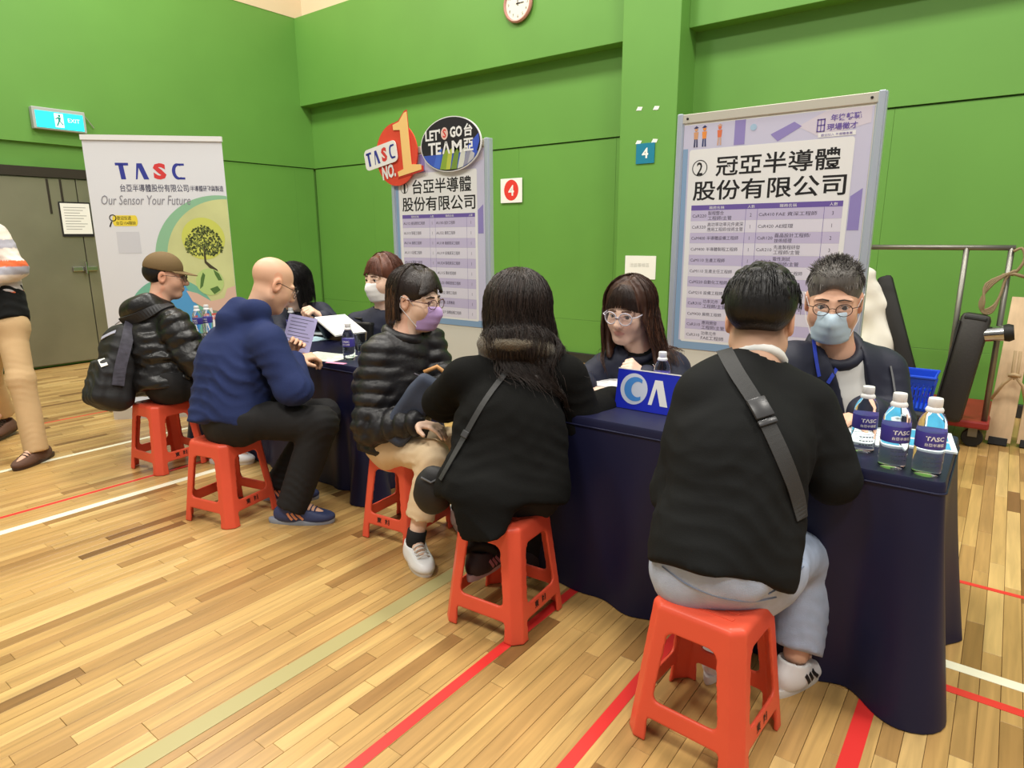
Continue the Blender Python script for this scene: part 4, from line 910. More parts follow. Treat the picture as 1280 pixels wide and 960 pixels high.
# blue basket with slotted sides
q = at(1150, 500, y=4.3); r = empty('blue_basket', (q[0], 4.35, .0)); BB = mat('basket_blue', (26, 76, 216), .4)
r.location = (at(1150, 497, y=4.35)[0]-.075, 4.35, .36); tag(r, 'blue slotted plastic basket on a crate behind the table', 'basket')
w0, w1, d0, d1, hh = .12, .145, .10, .125, .20
def bside(a, b, n_sl, nm):
    """side panel between bottom edge a and top edge b (pairs of points), as rails and slats"""
    a = [A3(p) for p in a]; b = [A3(p) for p in b]
    P = lambda s, t: (a[0]+(a[1]-a[0])*s)*(1-t)+(b[0]+(b[1]-b[0])*s)*t
    for t0, t1, th in ((0, .08, .006), (.40, .46, .005), (.72, 1, .007)):
        MB().add([P(0, t0), P(1, t0), P(1, t1), P(0, t1)]+[tuple(A3(p)*A3(.94, .94, 1)) for p in (P(0, t0), P(1, t0), P(1, t1), P(0, t1))], [(0, 1, 2, 3), (7, 6, 5, 4), (0, 4, 5, 1), (1, 5, 6, 2), (2, 6, 7, 3), (3, 7, 4, 0)]).build('rail', BB, r)
    for k in range(n_sl+1):
        s = k/n_sl; MB().tube([P(s, .02), P(s, .8)], .0055, 6).build('slat', BB, r)
cr = lambda sx, sy, w_, d_, z_: (sx*w_, sy*d_, z_)
for (s1, s2) in (((-1, -1), (1, -1)), ((1, -1), (1, 1)), ((1, 1), (-1, 1)), ((-1, 1), (-1, -1))):
    bside([cr(*s1, w0, d0, 0), cr(*s2, w0, d0, 0)], [cr(*s1, w1, d1, hh), cr(*s2, w1, d1, hh)], 12, 'x')
MB().box((-w0, -d0, 0), (w0, d0, .008)).build('bottom', BB, r); MB().tube([(-w1, -d1, hh), (w1, -d1, hh), (w1, d1, hh), (-w1, d1, hh)], .009, 8, closed=True).build('rim', BB, r)
rb = r
r = empty('storage_crate', (rb.location[0], 4.35, 0)); tag(r, 'dark storage crate standing under the blue basket', 'crate')
MB().box((-.16, -.14, 0), (.16, .14, .32), .012).build('crate_body', mat('crate_dark', (40, 42, 44), .6), r); MB().box((-.17, -.15, .32), (.17, .15, .36), .012).build('crate_lid', mat('crate_dark2', (52, 54, 56), .6), r)
# ================================================================== PEOPLE
def dp(u, v, w): return CAMP+w*(FF+RR*(u-640)/FPX-UU*(v-480)/FPX)
CR = nrm(A3(RR[0], RR[1], 0)); CF = nrm(A3(FF[0], FF[1], 0))      # level right / away directions
SKIN = mat('skin', (222, 178, 150), .48, attr='tint', spec=.4, bump=(140, .04))
def rgb(c): return np.array(lin(c)[:3], np.float32)
class Fig:
    def __init__(s, label, J, face, up=(0, 0, 1), hs=1.08, base=None, cat='person', sk=(224, 180, 152), sc=1.0, lip=.22):
        s.lip = lip
        s.J = {k: A3(v) for k, v in J.items()}; s.hs = hs; s.sc = sc; s.sk = rgb(sk)
        s.hf = nrm(face); u = A3(up); s.hu = nrm(u-s.hf*(u@s.hf)); s.hr = np.cross(s.hf, s.hu)
        b = base if base is not None else (s.J['pel'][0], s.J['pel'][1], 0)
        s.root = empty('person', tuple(b)); tag(s.root, label, cat)
        s.up = nrm(s.J['neck']-s.J['pel']); r = s.J['shR']-s.J['shL']; s.rt = nrm(r-s.up*(r@s.up)); s.fw = np.cross(s.up, s.rt)
        s.hands = []; s.tints = []
    def H(s, a, b, c): return s.J['head']+s.hs*(a*s.hr+b*s.hf+c*s.hu)
    def hb(s): return np.array([s.hr, s.hf, s.hu])
    def loc(s, V): return (V-s.J['head'])@s.hb().T/s.hs
    def hand(s, S, side, d, n, curl=(.35, .4, .3), thumb=None, sc=1.0, point=None):
        """fingers and thumb grown out of the wrist; d = finger direction, n = palm normal, thumb = thumb side"""
        w = s.J['wr'+side]; d = nrm(d); n = A3(n); n = nrm(n-d*(n@d)); t = nrm(thumb-d*(A3(thumb)@d)) if thumb is not None else np.cross(d, n)*(1 if side == 'L' else -1)
        t = nrm(t-n*(t@n)); z = sc*s.sc
        S.seg(w-d*.02, w+d*.02*z, .024*z, .025*z, k=.012, flat=(n, .72))
        S.seg(w+d*.030*z+t*.014*z, w+d*.080*z+t*.016*z, .022*z, .019*z, k=.012, flat=(n, .62)); S.seg(w+d*.030*z-t*.010*z, w+d*.076*z-t*.016*z, .021*z, .018*z, k=.012, flat=(n, .62))
        for i, (o, L) in enumerate(((.029, .070), (.0098, .078), (-.0098, .072), (-.028, .056))):
            p = w+(d*.088+t*o)*z; a = 0; dd = d+t*o*2.2; dd = nrm(dd); r = .0095*z
            cu = curl if not (point is not None and i == point) else (.05, .05, .05)
            for j, fr_ in enumerate((.45, .31, .24)):
                a += cu[j]*(1+.12*i); v = nrm(dd*math.cos(a)+n*math.sin(a)); q = p+v*L*fr_*z
                S.seg(p, q, r, r*.9, k=.004); p = q; r *= .9
        p = w+(d*.022+t*.026)*z; v = nrm(d*.62+t*.62+n*.35); q = p+v*.040*z; S.seg(p, q, .0135*z, .0105*z, k=.012); v = nrm(d*.85+t*.28+n*.35); S.seg(q, q+v*.030*z, .0105*z, .0085*z, k=.004)
    def head(s, S, ears=True):
        H, B, h = s.H, s.hb(), s.hs
        e = lambda c, r, k=.02, op='u': S.ell(H(*c), [x*h for x in r], B, k*h, op)
        e((0, -.014, .036), (.0735, .093, .080)); e((0, .020, -.032), (.060, .070, .088), .03); e((0, .060, -.098), (.026, .024, .020), .03)
        for g in (-1, 1):
            S.seg(H(.050*g, .0, -.062), H(.020*g, .056, -.100), .020*h, .018*h, .03*h); e((.034*g, .056, -.032), (.026, .024, .026), .045)
            e((.031*g, .100, .002), (.021, .015, .0115), .012, 's'); S.seg(H(.012*g, .086, .022), H(.048*g, .074, .020), .009*h, .008*h, .014*h)
            e((.011*g, .101, -.036), (.009, .010, .008), .008)
            S.seg(H(.016*g, .0895, .0084), H(.047*g, .0795, .0068), .0058*h, .0048*h, .006*h); S.seg(H(.017*g, .0885, -.0072), H(.046*g, .0795, -.0064), .0052*h, .0044*h, .006*h)
            if ears:
                e((.077*g, -.006, -.006), (.009, .021, .033), .012); e((.085*g, -.003, -.004), (.007, .011, .019), .006, 's')
        S.seg(H(0, .091, .012), H(0, .112, -.031), .0075*h, .0115*h, .016*h)
        e((0, .0895, -.0615), (.023, .0090, .0050), .010); e((0, .0880, -.0720), (.018, .0090, .0062), .008)
        S.seg(H(0, -.018, -.055), s.J['neck']-s.up*.02, .053*h, .058*h, .03*h)
    def body(s, legs=True, tint=None, handkw=()):
        J = s.J; P = np.array(list(J.values())); lo = P.min(0)-.14; hi = P.max(0)+.16
        fine = [(J['head']-.135*s.hs, J['head']+.135*s.hs, .0038)]+[(J['wr'+k['side']]+nrm(k['d'])*.08-.10, J['wr'+k['side']]+nrm(k['d'])*.08+.10, .0042) for k in handkw]
        S = SDF(lo, hi, .013, fine); c = s.sc
        S.seg(J['pel'], J['chest'], .105*c, .115*c, .05, flat=(s.fw, .72)); S.seg(J['chest'], J['neck']-s.up*.05, .105*c, .06*c, .05, flat=(s.fw, .72)); S.seg(J['shL'], J['shR'], .038*c, k=.05)
        for q in 'LR':
            S.seg(J['sh'+q], J['el'+q], .040*c, .034*c, .03); S.seg(J['el'+q], J['wr'+q], .034*c, .024*c, .02)
            if legs and 'kn'+q in J:
                S.seg(J['hip'+q], J['kn'+q], .066*c, .048*c, .04); S.seg(J['kn'+q], J['an'+q], .046*c, .032*c, .03)
                e_ = J['an'+q]*.35+J['toe'+q]*.65; e_[2] = min(e_[2], J['an'+q][2]-.07); S.seg(J['an'+q], e_, .028*c, .020*c, .02)
        for k in handkw: s.hand(S, **k)
        s.head(S)
        def colour(V):
            C = np.tile(s.sk, (len(V), 1)); q = s.loc(V); near = (np.abs(q) < .16).all(1)
            lip = near & (((q[:, 0]/.023)**2+((q[:, 2]+.0665)/.0105)**2) < 1) & (q[:, 1] > .07); C[lip] = C[lip]*(1-s.lip)+rgb((190, 104, 98))*s.lip
            ear = near & (np.abs(q[:, 0]) > .072); C[ear] = C[ear]*np.array([1.02, .88, .84], np.float32)
            wc = (np.exp(-(((np.abs(q[:, 0])-.036)/.02)**2+((q[:, 2]+.034)/.02)**2))*near*(q[:, 1] > .03))[:, None]; C = C*(1-wc*np.array([-.01, .08, .10], np.float32))
            if tint: C = tint(C, q, near)
            return C
        return S.build('body', SKIN, s.root, colour)
    def brows(s, m, th=.0038, tilt=0.0):
        for g in (-1, 1):
            MB().tube([A3(s.H(.012*g, .0965, .0245-tilt))-s.off(), A3(s.H(.030*g, .0935, .0275))-s.off(), A3(s.H(.050*g, .0815, .0215))-s.off()], [th*.9, th, th*.4], 6).build('eyebrow', m, s.root, smooth=True)
    def off(s): return np.array(s.root.location[:])
    def eyes(s, look=(0, 0)):
        for g in (-1, 1):
            c = s.H(.031*g, .0775, .0012)-s.off(); r = .0132*s.hs
            X = Matrix.Translation(c) @ Matrix([[s.hr[i], s.hu[i], s.hf[i], 0] for i in range(3)]+[[0, 0, 0, 1]])
            pr = lambda a0, a1, k, rr: [(rr*math.sin(math.radians(a0+(a1-a0)*i/k)), rr*math.cos(math.radians(a0+(a1-a0)*i/k))) for i in range(k+1)]
            e = MB().lathe(pr(0, 180, 12, r), 18, X=X).build('eye', mat('eye_white', (208, 198, 190), .25), s.root, smooth=True)
            Xi = X @ Matrix.Rotation(math.radians(look[0]), 4, 'Y') @ Matrix.Rotation(math.radians(look[1]), 4, 'X')
            MB().lathe(pr(0, 33, 6, r*1.012), 16, X=Xi).build('iris', mat('iris_dark', (40, 26, 20), .15), e, smooth=True)
            MB().tube([s.H(.0145*g, .0905, .0040)-s.off(), s.H(.024*g, .0935, .0085)-s.off(), s.H(.036*g, .0905, .0085)-s.off(), s.H(.048*g, .0800, .0040)-s.off()], [.0006, .0014, .0014, .0006], 5).build('lash_line', mat('lash_dark', (30, 22, 20), .6), s.root)
    def glasses(s, m, r=.023, th=.0014, drop=0.0, ry=None, lens=True):
        ry = ry or r; gl = None; mb = MB(); o = s.off()
        for g in (-1, 1):
            c = lambda a, rr=1.0: A3(s.H((.032+rr*r*math.cos(a))*g, .108-.30*max(0, (.032+rr*r*math.cos(a))-.03), -.002-drop+rr*ry*math.sin(a)))-o
            mb.tube([c(2*math.pi*i/28) for i in range(28)], th*s.hs, 6, closed=True)
            mb.tube([A3(s.H((.032+r)*g, .099, .004-drop))-o, A3(s.H(.074*g, .085, .006-drop))-o, A3(s.H(.081*g, .0, .008-drop))-o, A3(s.H(.080*g, -.014, -.004-drop))-o], th*s.hs, 6)
        mb.tube([A3(s.H(-.0095, .111, .002-drop))-o, A3(s.H(0, .113, .004-drop))-o, A3(s.H(.0095, .111, .002-drop))-o], th*s.hs, 6)
        f = mb.build('glasses_frame', m, s.root, smooth=True)
        if lens:
            for g in (-1, 1):
                V = [A3(s.H((.032+r*math.cos(a))*g, .1078-.30*max(0, (.032+r*math.cos(a))-.03), -.002-drop+ry*math.sin(a)))-o for a in np.linspace(0, 2*math.pi, 24, endpoint=False)]
                mesh('lens', V, [tuple(range(24))], mat('lens_glass', (250, 250, 255), .02, alpha=.10, spec=.6), f)
    def mask(s, m, loops=True):
        o = s.off(); n1, n2 = 21, 15; V = []; Fc = []
        for i in range(n1):
            a = -1.18+2.36*i/(n1-1)
            for j in range(n2):
                t = j/(n2-1); z = -.012-.100*t-.006*math.cos(a*1.2)*t
                bul = math.sin(math.pi*min(max(t*.92+.05, 0), 1))**.7
                rad = .096+.030*bul*math.cos(a)**2-.012*t+.0014*math.sin(t*math.pi*7)*math.cos(a)+(.020*math.exp(-(a/.24)**2)*math.exp(-((t-.2)/.28)**2))
                V.append(A3(s.H(.070*math.sin(a)*(1-.16*t), rad*math.cos(a*.86)-.002, z))-o)
        for i in range(n1-1):
            for j in range(n2-1): Fc.append((i*n2+j, i*n2+j+1, (i+1)*n2+j+1, (i+1)*n2+j))
        k = len(V); V2 = [v-(s.hf*.003) for v in V]
        Fc2 = [tuple(reversed([x+k for x in f])) for f in Fc]
        edge = [(i*n2, (i+1)*n2) for i in range(n1-1)]+[((i+1)*n2+n2-1, i*n2+n2-1) for i in range(n1-1)]+[(j+1, j) for j in range(n2-1)]+[((n1-1)*n2+j, (n1-1)*n2+j+1) for j in range(n2-1)]
        Fc3 = [(a, b, b+k, a+k) for a, b in edge]
        mo = mesh('face_mask', V+V2, Fc+Fc2+Fc3, m, s.root, smooth=True)
        if loops:
            for g in (-1, 1):
                mb = MB()
                mb.tube([s.H(.064*g, .040, -.022)-o, s.H(.078*g, .015, .012)-o, s.H(.085*g, -.018, .020)-o, s.H(.084*g, -.026, .0)-o], .0016, 5).tube([s.H(.056*g, .045, -.100)-o, s.H(.074*g, .012, -.060)-o, s.H(.083*g, -.022, -.026)-o, s.H(.084*g, -.026, .0)-o], .0016, 5)
                mb.build('ear_loop', mat('mask_cord', (236, 236, 238), .6), mo)
        return mo
    def grid(s, h=.0095, pad=.17):
        P = np.array(list(s.J.values())); return SDF(P.min(0)-pad, P.max(0)+pad, h)
    def upper(s, name, m, sleeve=(.066, .060, .046), wid=(.165, .155, .165), dep=.70, hem=.06, quilt=None, fold=(26, .006), neck_r=.066, collar=None, extra=None, k=.045, h=.0095, sleeves='LR', hemdir=None, seed=1, shr=.062, cutneck=True, crease=1.0):
        J, c = s.J, s.sc; pts = [J[q] for q in ('pel', 'chest', 'neck', 'shL', 'shR', 'elL', 'elR', 'wrL', 'wrR')]; P = np.array(pts); S = SDF(P.min(0)-.24, P.max(0)+.20, h)
        q = (quilt[0], quilt[1], 0) if quilt else None
        low = J['pel']-s.up*(hem+.06)
        S.chain([low, J['pel'], J['pel']*.5+J['chest']*.5, J['chest'], J['chest']*.35+J['neck']*.65-s.up*.02], [wid[0]*c, wid[0]*c, wid[1]*c, wid[2]*c, wid[2]*.80*c], k, flat=(s.fw, dep), quilt=q)
        S.plane(J['pel']-s.up*hem, -nrm(hemdir) if hemdir is not None else -s.up, .012)
        S.seg(J['shL'], J['shR'], shr*c, k=.05); 
        for g in 'LR': S.seg(J['sh'+g]*.75+J['neck']*.25, J['neck']-s.up*.035, .055*c, .052*c, .05)
        for g in sleeves:
            S.chain([J['sh'+g], J['el'+g], J['wr'+g]-nrm(J['wr'+g]-J['el'+g])*.012], [sleeve[0]*c, sleeve[1]*c, sleeve[2]*c], .022, quilt=(quilt[0], quilt[1], 0) if quilt else None)
        if extra: extra(S)
        if fold:
            S.warp(folds(fold[0], fold[1], seed, s.up*.8+s.rt*.5))
            sp = [(J['pel']*.8+J['chest']*.2, .20*c, s.up+s.rt*.15, .055, .016*crease), (J['pel']*.45+J['chest']*.55-s.rt*.05, .17*c, s.up*.8-s.rt*.6, .065, .011*crease), (J['chest']*.6+J['pel']*.4+s.rt*.10, .15*c, s.up*.8+s.rt*.7, .055, .011*crease)]
            for g in sleeves:
                ua = nrm(J['el'+g]-J['sh'+g]); fa = nrm(J['wr'+g]-J['el'+g]); sp += [(J['el'+g], .11*c, ua+fa+A3(.02, .03, 0), .042, .015*crease), (J['sh'+g]*.8+J['el'+g]*.2-s.up*.05, .10*c, ua+s.rt*(.6 if g == 'L' else -.6), .05, .011*crease), (J['wr'+g]-fa*.05, .07*c, fa, .026, .008*crease)]
            S.warp(creases(sp, seed))
        if cutneck: S.seg(J['neck']-s.up*.01, J['neck']+(s.H(0, -.018, -.055)-J['neck'])*1.2, neck_r*c, (neck_r+.006)*c, .008, 's')
        return S.build(name, m, s.root)
    def lower(s, name, m, thigh=.088, knee=.068, cuff=.056, fold=(30, .0045), hem=.03, h=.0095, cols=None, extra=None, top=.12, waist=.15, sides='LR', dep=.75, crease=1.0):
        J, c = s.J, s.sc; P = np.array([J[q] for q in J if q[:3] in ('pel', 'hip') or q[:2] in ('kn', 'an')]); S = SDF(P.min(0)-.20, P.max(0)+.20, h)
        S.seg(J['hipL'], J['hipR'], (thigh+.022)*c, k=.05); S.seg(J['hipL']*.5+J['hipR']*.5, J['pel']+s.up*top, waist*.9*c, waist*c, .05, flat=(s.fw, dep))
        S.plane(J['pel']+s.up*top, s.up)
        for q in sides:
            d = nrm(J['an'+q]-J['kn'+q]); S.chain([J['hip'+q], J['kn'+q], J['an'+q]-d*hem+d*.05], [thigh*c, knee*c, cuff*c], .03)
            S.plane(J['an'+q]-d*hem, d, 0, J['an'+q]-.13, J['an'+q]+.13)
        if extra: extra(S)
        if fold:
            S.warp(folds(fold[0], fold[1], 5, s.fw)); sp = []
            for q in sides:
                d = nrm(J['an'+q]-J['kn'+q]); t = nrm(J['kn'+q]-J['hip'+q]); sp += [(J['kn'+q], .12*c, d+t*.6, .04, .011*crease), (J['an'+q]-d*.08, .10*c, d, .036, .010*crease), (J['hip'+q]*.8+J['kn'+q]*.2, .13*c, t+A3(0, 0, .3), .05, .010*crease)]
            S.warp(creases(sp, 3))
        return S.build(name, m, s.root, cols)
    def shoe(s, q, mu, ms, L=.265, stripes=None, ht=.075, lace=None, flat_=True, wid=.047, tilt=None, acc=None):
        a = s.J['an'+q]; f = s.J['toe'+q]-a
        if flat_: f = nrm(f*A3(1, 1, 0)); u = A3(0, 0, 1)
        else: f = nrm(f); u = nrm(A3(0, 0, 1)-f*f[2]) if tilt is None else nrm(A3(tilt)-f*(A3(tilt)@f))
        r = np.cross(f, u); L *= s.sc
        z0 = s.J.get('sole'+q, None); o = A3(a[0], a[1], 0.0) if flat_ else a-u*.085
        if flat_ and 'lift'+q in s.J: o = o+s.J['lift'+q]
        P = lambda x, y, z: o+r*x+f*y+u*z
        b = A3(-.32*L); hb = -.30*L; ct = .42*L
        S = SDF(o-.28, o+.28, .0055); B = np.array([r, f, u])
        S.ell(P(0, hb+.05, .045), (.036, .062, .052), B, .02); S.ell(P(0, .03, .040), (wid*.92, .10, .046), B, .03); S.ell(P(0, ct-.02, .030), (wid, .078, .034), B, .03)
        S.seg(P(0, -.008, .05), P(0, -.014, ht+.03), .042, .040, .03); S.seg(P(0, .022, .076), P(0, .10, .050), .034, .027, .02)
        S.plane(P(0, 0, .016), -u); S.plane(P(0, -.014, ht+.018), nrm(u+f*.25), .006); S.seg(P(0, -.012, ht+.008), P(0, -.02, ht+.06), .033, .036, .004, 's')
        rt = s.root; up_ = S.build('shoe_upper', mu, rt)
        ol = [(wid*.88*math.sin(t)*(1+.10*math.cos(t))+.004*math.sin(2*t), (L*.5)*math.cos(t)+.028) for t in np.linspace(0, 2*math.pi, 40, endpoint=False)]
        fr = lambda x, y, t=0.0: tuple(P(x, y, t)-s.off())
        mb = MB(); n = 40
        lay = [(1.0, .0), (1.05, .008), (1.06, .018), (1.02, .026)]
        V = [fr(x*k, (y-.028)*(1+(k-1)*.4)+.028, z) for k, z in lay for x, y in ol]; Fc = [tuple(range(n))[::-1], tuple(range(3*n, 4*n))]+[(i*n+j, i*n+(j+1) % n, (i+1)*n+(j+1) % n, (i+1)*n+j) for i in range(3) for j in range(n)]
        mesh('shoe_sole', V, Fc, ms, rt, autosmooth=50)
        if stripes:
            for g in (-1, 1):
                tr = bvh([up_])
                for k in range(3):
                    y0 = -.012+k*.024; pp = []; nn = []
                    for t in np.linspace(0, 1, 8):
                        h_ = tr.find_nearest(Vector(P(wid*1.4*g, y0+.012-.026*t, .030+.040*t)))
                        if h_[0] is not None: pp.append(A3(h_[0])+A3(h_[1])*.0005-s.off()); nn.append(A3(h_[1]))
                    if len(pp) > 3: ribbon(pp, nn, .011, .002).build('side_stripe', stripes, up_)
        if lace:
            mb = MB()
            for k in range(5): mb.tube([P(-.026, .026+k*.018, .092-k*.0072)-s.off(), P(-.014, .029+k*.018, .104-k*.0075)-s.off(), P(.0, .032+k*.018, .1085-k*.0078)-s.off(), P(.014, .029+k*.018, .104-k*.0075)-s.off(), P(.026, .026+k*.018, .092-k*.0072)-s.off()], .0036, 6)
            mb.build('laces', lace, up_, smooth=True)
        return up_
    def strands(s, paths, m, r0=.0022, r1=.0008, name='hair_strands', n=3):
        o = s.off(); VV = []; QQ = []; c0 = 0; an = np.arange(n)*2*math.pi/n; ca = np.cos(an)[None, :, None]; sa = np.sin(an)[None, :, None]
        for p in paths:
            P = np.array(p)-o; k = len(P)
            if k < 2: continue
            T = np.gradient(P, axis=0); T /= np.linalg.norm(T, axis=1, keepdims=True)+1e-9; u = np.cross(T, [.31, .87, .38]); u /= np.linalg.norm(u, axis=1, keepdims=True)+1e-9; w = np.cross(T, u)
            r = np.linspace(r0, r1, k)[:, None, None]; VV.append((P[:, None]+r*(u[:, None]*ca+w[:, None]*sa)).reshape(-1, 3))
            a = (np.arange(k-1)[:, None]*n+np.arange(n)[None])+c0; b = (np.arange(k-1)[:, None]*n+(np.arange(n)[None]+1) % n)+c0; QQ.append(np.stack([a, b, b+n, a+n], -1).reshape(-1, 4)); c0 += k*n
        ob = mesh(name, np.concatenate(VV), np.concatenate(QQ), m, s.root, smooth=True); ob['kind'] = 'stuff'; return ob
    def hair_path(s, az, start, length, flow=(0, 0, 0), rad=1.0, wave=0.0, seed=0, part=0.0, n=12, fall=None):
        """strand that follows the skull from the crown in direction az (0 = face, 90 = her right), then falls"""
        rs = random.Random(seed); a = math.radians(az); d = A3(math.sin(a), math.cos(a), 0); pts = []; acc = 0
        R = (.084*rad, .104*rad, .092*rad); th = start; c = A3(0, -.014, .036)
        while th < 100 and acc < length:
            t = math.radians(th); p = c+A3(d[0]*R[0]*math.sin(t), d[1]*R[1]*math.sin(t), R[2]*math.cos(t))+A3(part*math.cos(t), 0, 0); pts.append(s.H(*p)); acc += .0152*s.hs; th += 9.5
        q = pts[-1]; g = A3(0, 0, -1) if fall is None else nrm(fall); out = nrm(s.hr*d[0]+s.hf*d[1]); ph = rs.random()*6.28; lat = nrm(np.cross(out, g)); v = nrm(g+A3(flow)*.5)
        rest = max(length-acc, 0); m_ = max(int(rest/.03), 0)
        for i in range(m_):
            t = (i+1)/max(m_, 1); q = q+nrm(g+A3(flow)*t+out*(.12-.22*t)+lat*wave*math.cos(ph+i*.9))*.03; pts.append(q)
        return pts
def repel(path, tree, d=.010):
    """push a hair path out of the clothes it falls over"""
    out = []
    for p in path:
        p = A3(p)
        for _ in range(2):
            h = tree.find_nearest(Vector(p), .25)
            if h[0] is not None:
                q = A3(h[0]); n = A3(h[1])
                if (p-q)@n < d: p = q+n*d
        out.append(p)
    return out
def clump(S, pts, r0, r1, k=.012):
    m_ = len(pts); step = max(1, m_//7); idx = list(range(0, m_, step))
    if idx[-1] != m_-1: idx.append(m_-1)
    S.poly([pts[i] for i in idx], [r0+(r1-r0)*i/m_ for i in idx], k)
def hairmat(name, c, c2=None, rough=.40):
    if name in MATS: return MATS[name]
    m = mat(name, c, rough, spec=.45, var=.35, vscale=30, vdir=(1.4, 1.4, .35), bump=(130, .5, .004)); return m
from mathutils.bvhtree import BVHTree
def bvh(objs):
    V = []; Fc = []
    for o in objs:
        off = np.array(o.parent.location[:]) if o.parent else np.zeros(3); n = len(V); m_ = o.data
        co = np.empty(len(m_.vertices)*3, np.float32); m_.vertices.foreach_get('co', co); V += (co.reshape(-1, 3)+off).tolist(); li = np.empty(len(m_.loops), np.int32); m_.loops.foreach_get('vertex_index', li); Fc += (li.reshape(-1, 4)+n).tolist()
    return BVHTree.FromPolygons(V, Fc)
def surf(tree, u, v):
    d = nrm(FF+RR*(u-640)/FPX-UU*(v-480)/FPX); h = tree.ray_cast(Vector(CAMP), Vector(d)); return (A3(h[0]), A3(h[1])) if h[0] is not None else None
def ribbon(P, N, w, t=.0025, mb=None):
    mb = mb or MB(); V = []; k = len(P)
    for i in range(k):
        T = nrm(P[min(i+1, k-1)]-P[max(i-1, 0)]); n = nrm(N[i]-T*(N[i]@T)); c = np.cross(T, n)
        V += [P[i]+c*w/2, P[i]-c*w/2, P[i]-c*w/2+n*t, P[i]+c*w/2+n*t]
    Fc = []
    for i in range(k-1):
        for j in range(4): Fc.append((i*4+j, i*4+(j+1) % 4, (i+1)*4+(j+1) % 4, (i+1)*4+j))
    Fc += [(3, 2, 1, 0), tuple((k-1)*4+j for j in range(4))]
    return mb.add(V, Fc)
def strap_px(tree, px, n=24, lift=.004):
    pts = []; 
    for i in range(n):
        t = i/(n-1)*(len(px)-1); j = min(int(t), len(px)-2); f = t-j; u = px[j][0]*(1-f)+px[j+1][0]*f; v = px[j][1]*(1-f)+px[j+1][1]*f; h = surf(tree, u, v)
        if h is not None: pts.append((h[0]+h[1]*lift, h[1]))
    P = [p[0] for p in pts]; N = [p[1] for p in pts]
    for _ in range(9):
        P = [P[0]]+[(P[i-1]+2*P[i]+P[i+1])/4 for i in range(1, len(P)-1)]+[P[-1]]; N = [N[0]]+[nrm(N[i-1]+2*N[i]+N[i+1]) for i in range(1, len(N)-1)]+[N[-1]]
    return P, N
def thing_from(mb, name, part, m, label, cat, smooth=False):
    """make a mesh collected in world space into a thing with its pivot at its base centre"""
    V = np.array([list(v) for v in mb.V]); c = (V.min(0)+V.max(0))/2; c[2] = V[:, 2].min(); r = empty(name, tuple(c)); tag(r, label, cat)
    mesh(part, V-c, mb.F, m, r, smooth=smooth); return r
SWEAT = mat('black_sweat_fabric', (20, 21, 21), .86, bump=(260, .15), spec=.25); COAT = mat('black_wool_coat', (15, 15, 14), .92, bump=(200, .3), spec=.2)
NYLON = mat('black_nylon', (22, 21, 21), .36, bump=(55, .35, .006)); NYLON2 = mat('charcoal_nylon', (24, 23, 26), .45, bump=(60, .3, .006)); HOOD = mat('navy_fleece', (34, 46, 88), .85, var=.06, bump=(220, .25), spec=.3)
JACK = mat('navy_jacket_cloth', (26, 30, 50), .66, bump=(170, .12)); JACK2 = mat('navy_bomber_cloth', (30, 33, 50), .6, bump=(150, .12)); PANTS = mat('black_trouser_cloth', (22, 21, 22), .85, bump=(200, .2)); TAN = mat('cream_trouser_cloth', (222, 198, 162), .8, bump=(180, .2), var=.05); KHAKI = mat('khaki_chino', (198, 166, 122), .8, bump=(160, .2), var=.05)
DENIM = mat('light_denim', (170, 184, 208), .85, bump=(320, .35), var=.12, vscale=22); WSHOE = mat('white_shoe_leather', (230, 230, 230), .45, bump=(90, .1)); WSOLE = mat('white_rubber', (222, 220, 214), .5); DSOLE = mat('dark_rubber', (34, 30, 30), .6)
HBLK = hairmat('black_hair', (20, 18, 18)); HDRK = hairmat('dark_brown_hair', (36, 27, 23)); HBRN = hairmat('brown_hair', (66, 42, 31)); HRED = hairmat('reddish_brown_hair', (98, 58, 42)); HGRY = hairmat('grey_hair', (104, 100, 96), rough=.55)
BROW = mat('brow_dark', (40, 30, 26), .8); METAL = mat('thin_metal_frame', (70, 62, 60), .3, .8); CLEARF = mat('clear_frame', (200, 196, 206), .2, spec=.6); TEE = mat('white_tee', (232, 232, 228), .8)
RN = np.random.RandomState(4)
def jit(v, a): return A3(v)+RN.uniform(-a, a, 3)
def cut_hair(F, S, low=-.02, back=-.06, front=.055):
    """trim a short hair cap to the face opening"""
    S.ell(F.H(0, .105, -.035), [x*F.hs for x in (.082, .062, .088)], F.hb(), .01, 's')
# ------------------------------------------------------------------ young man in the black sweatshirt (nearest)
J = dict(pel=dp(905, 690, 1.74), chest=dp(928, 560, 1.80), neck=dp(948, 455, 1.90), head=dp(950, 400, 1.93), shL=dp(874, 496, 1.84), shR=dp(1014, 506, 1.87), elL=dp(846, 612, 1.84), elR=dp(1042, 600, 1.84), wrL=dp(872, 552, 2.12), wrR=dp(1028, 545, 2.12),
    hipL=dp(866, 712, 1.78), hipR=dp(950, 706, 1.80), knL=dp(880, 694, 2.04), knR=dp(1012, 690, 2.03), anL=dp(900, 812, 2.06), anR=dp(994, 824, 1.975))
J['toeR'] = J['anR']+A3(.055, .21, 0); J['toeL'] = J['anL']+A3(.0, .21, 0); J['anR'][2] = .105; J['anL'][2] = .105
fI = Fig('young man in black sweatshirt seen from behind, grey strap across his back', J, CF*.86+CR*.42+A3(0, 0, -.30), hs=1.14, sk=(222, 178, 150), sc=1.02)
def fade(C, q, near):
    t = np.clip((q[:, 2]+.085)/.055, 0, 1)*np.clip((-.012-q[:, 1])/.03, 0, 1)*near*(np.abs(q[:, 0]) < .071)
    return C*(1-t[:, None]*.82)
fI.body(tint=fade, handkw=[dict(side='L', d=CF, n=(0, 0, -1)), dict(side='R', d=CF, n=(0, 0, -1))])
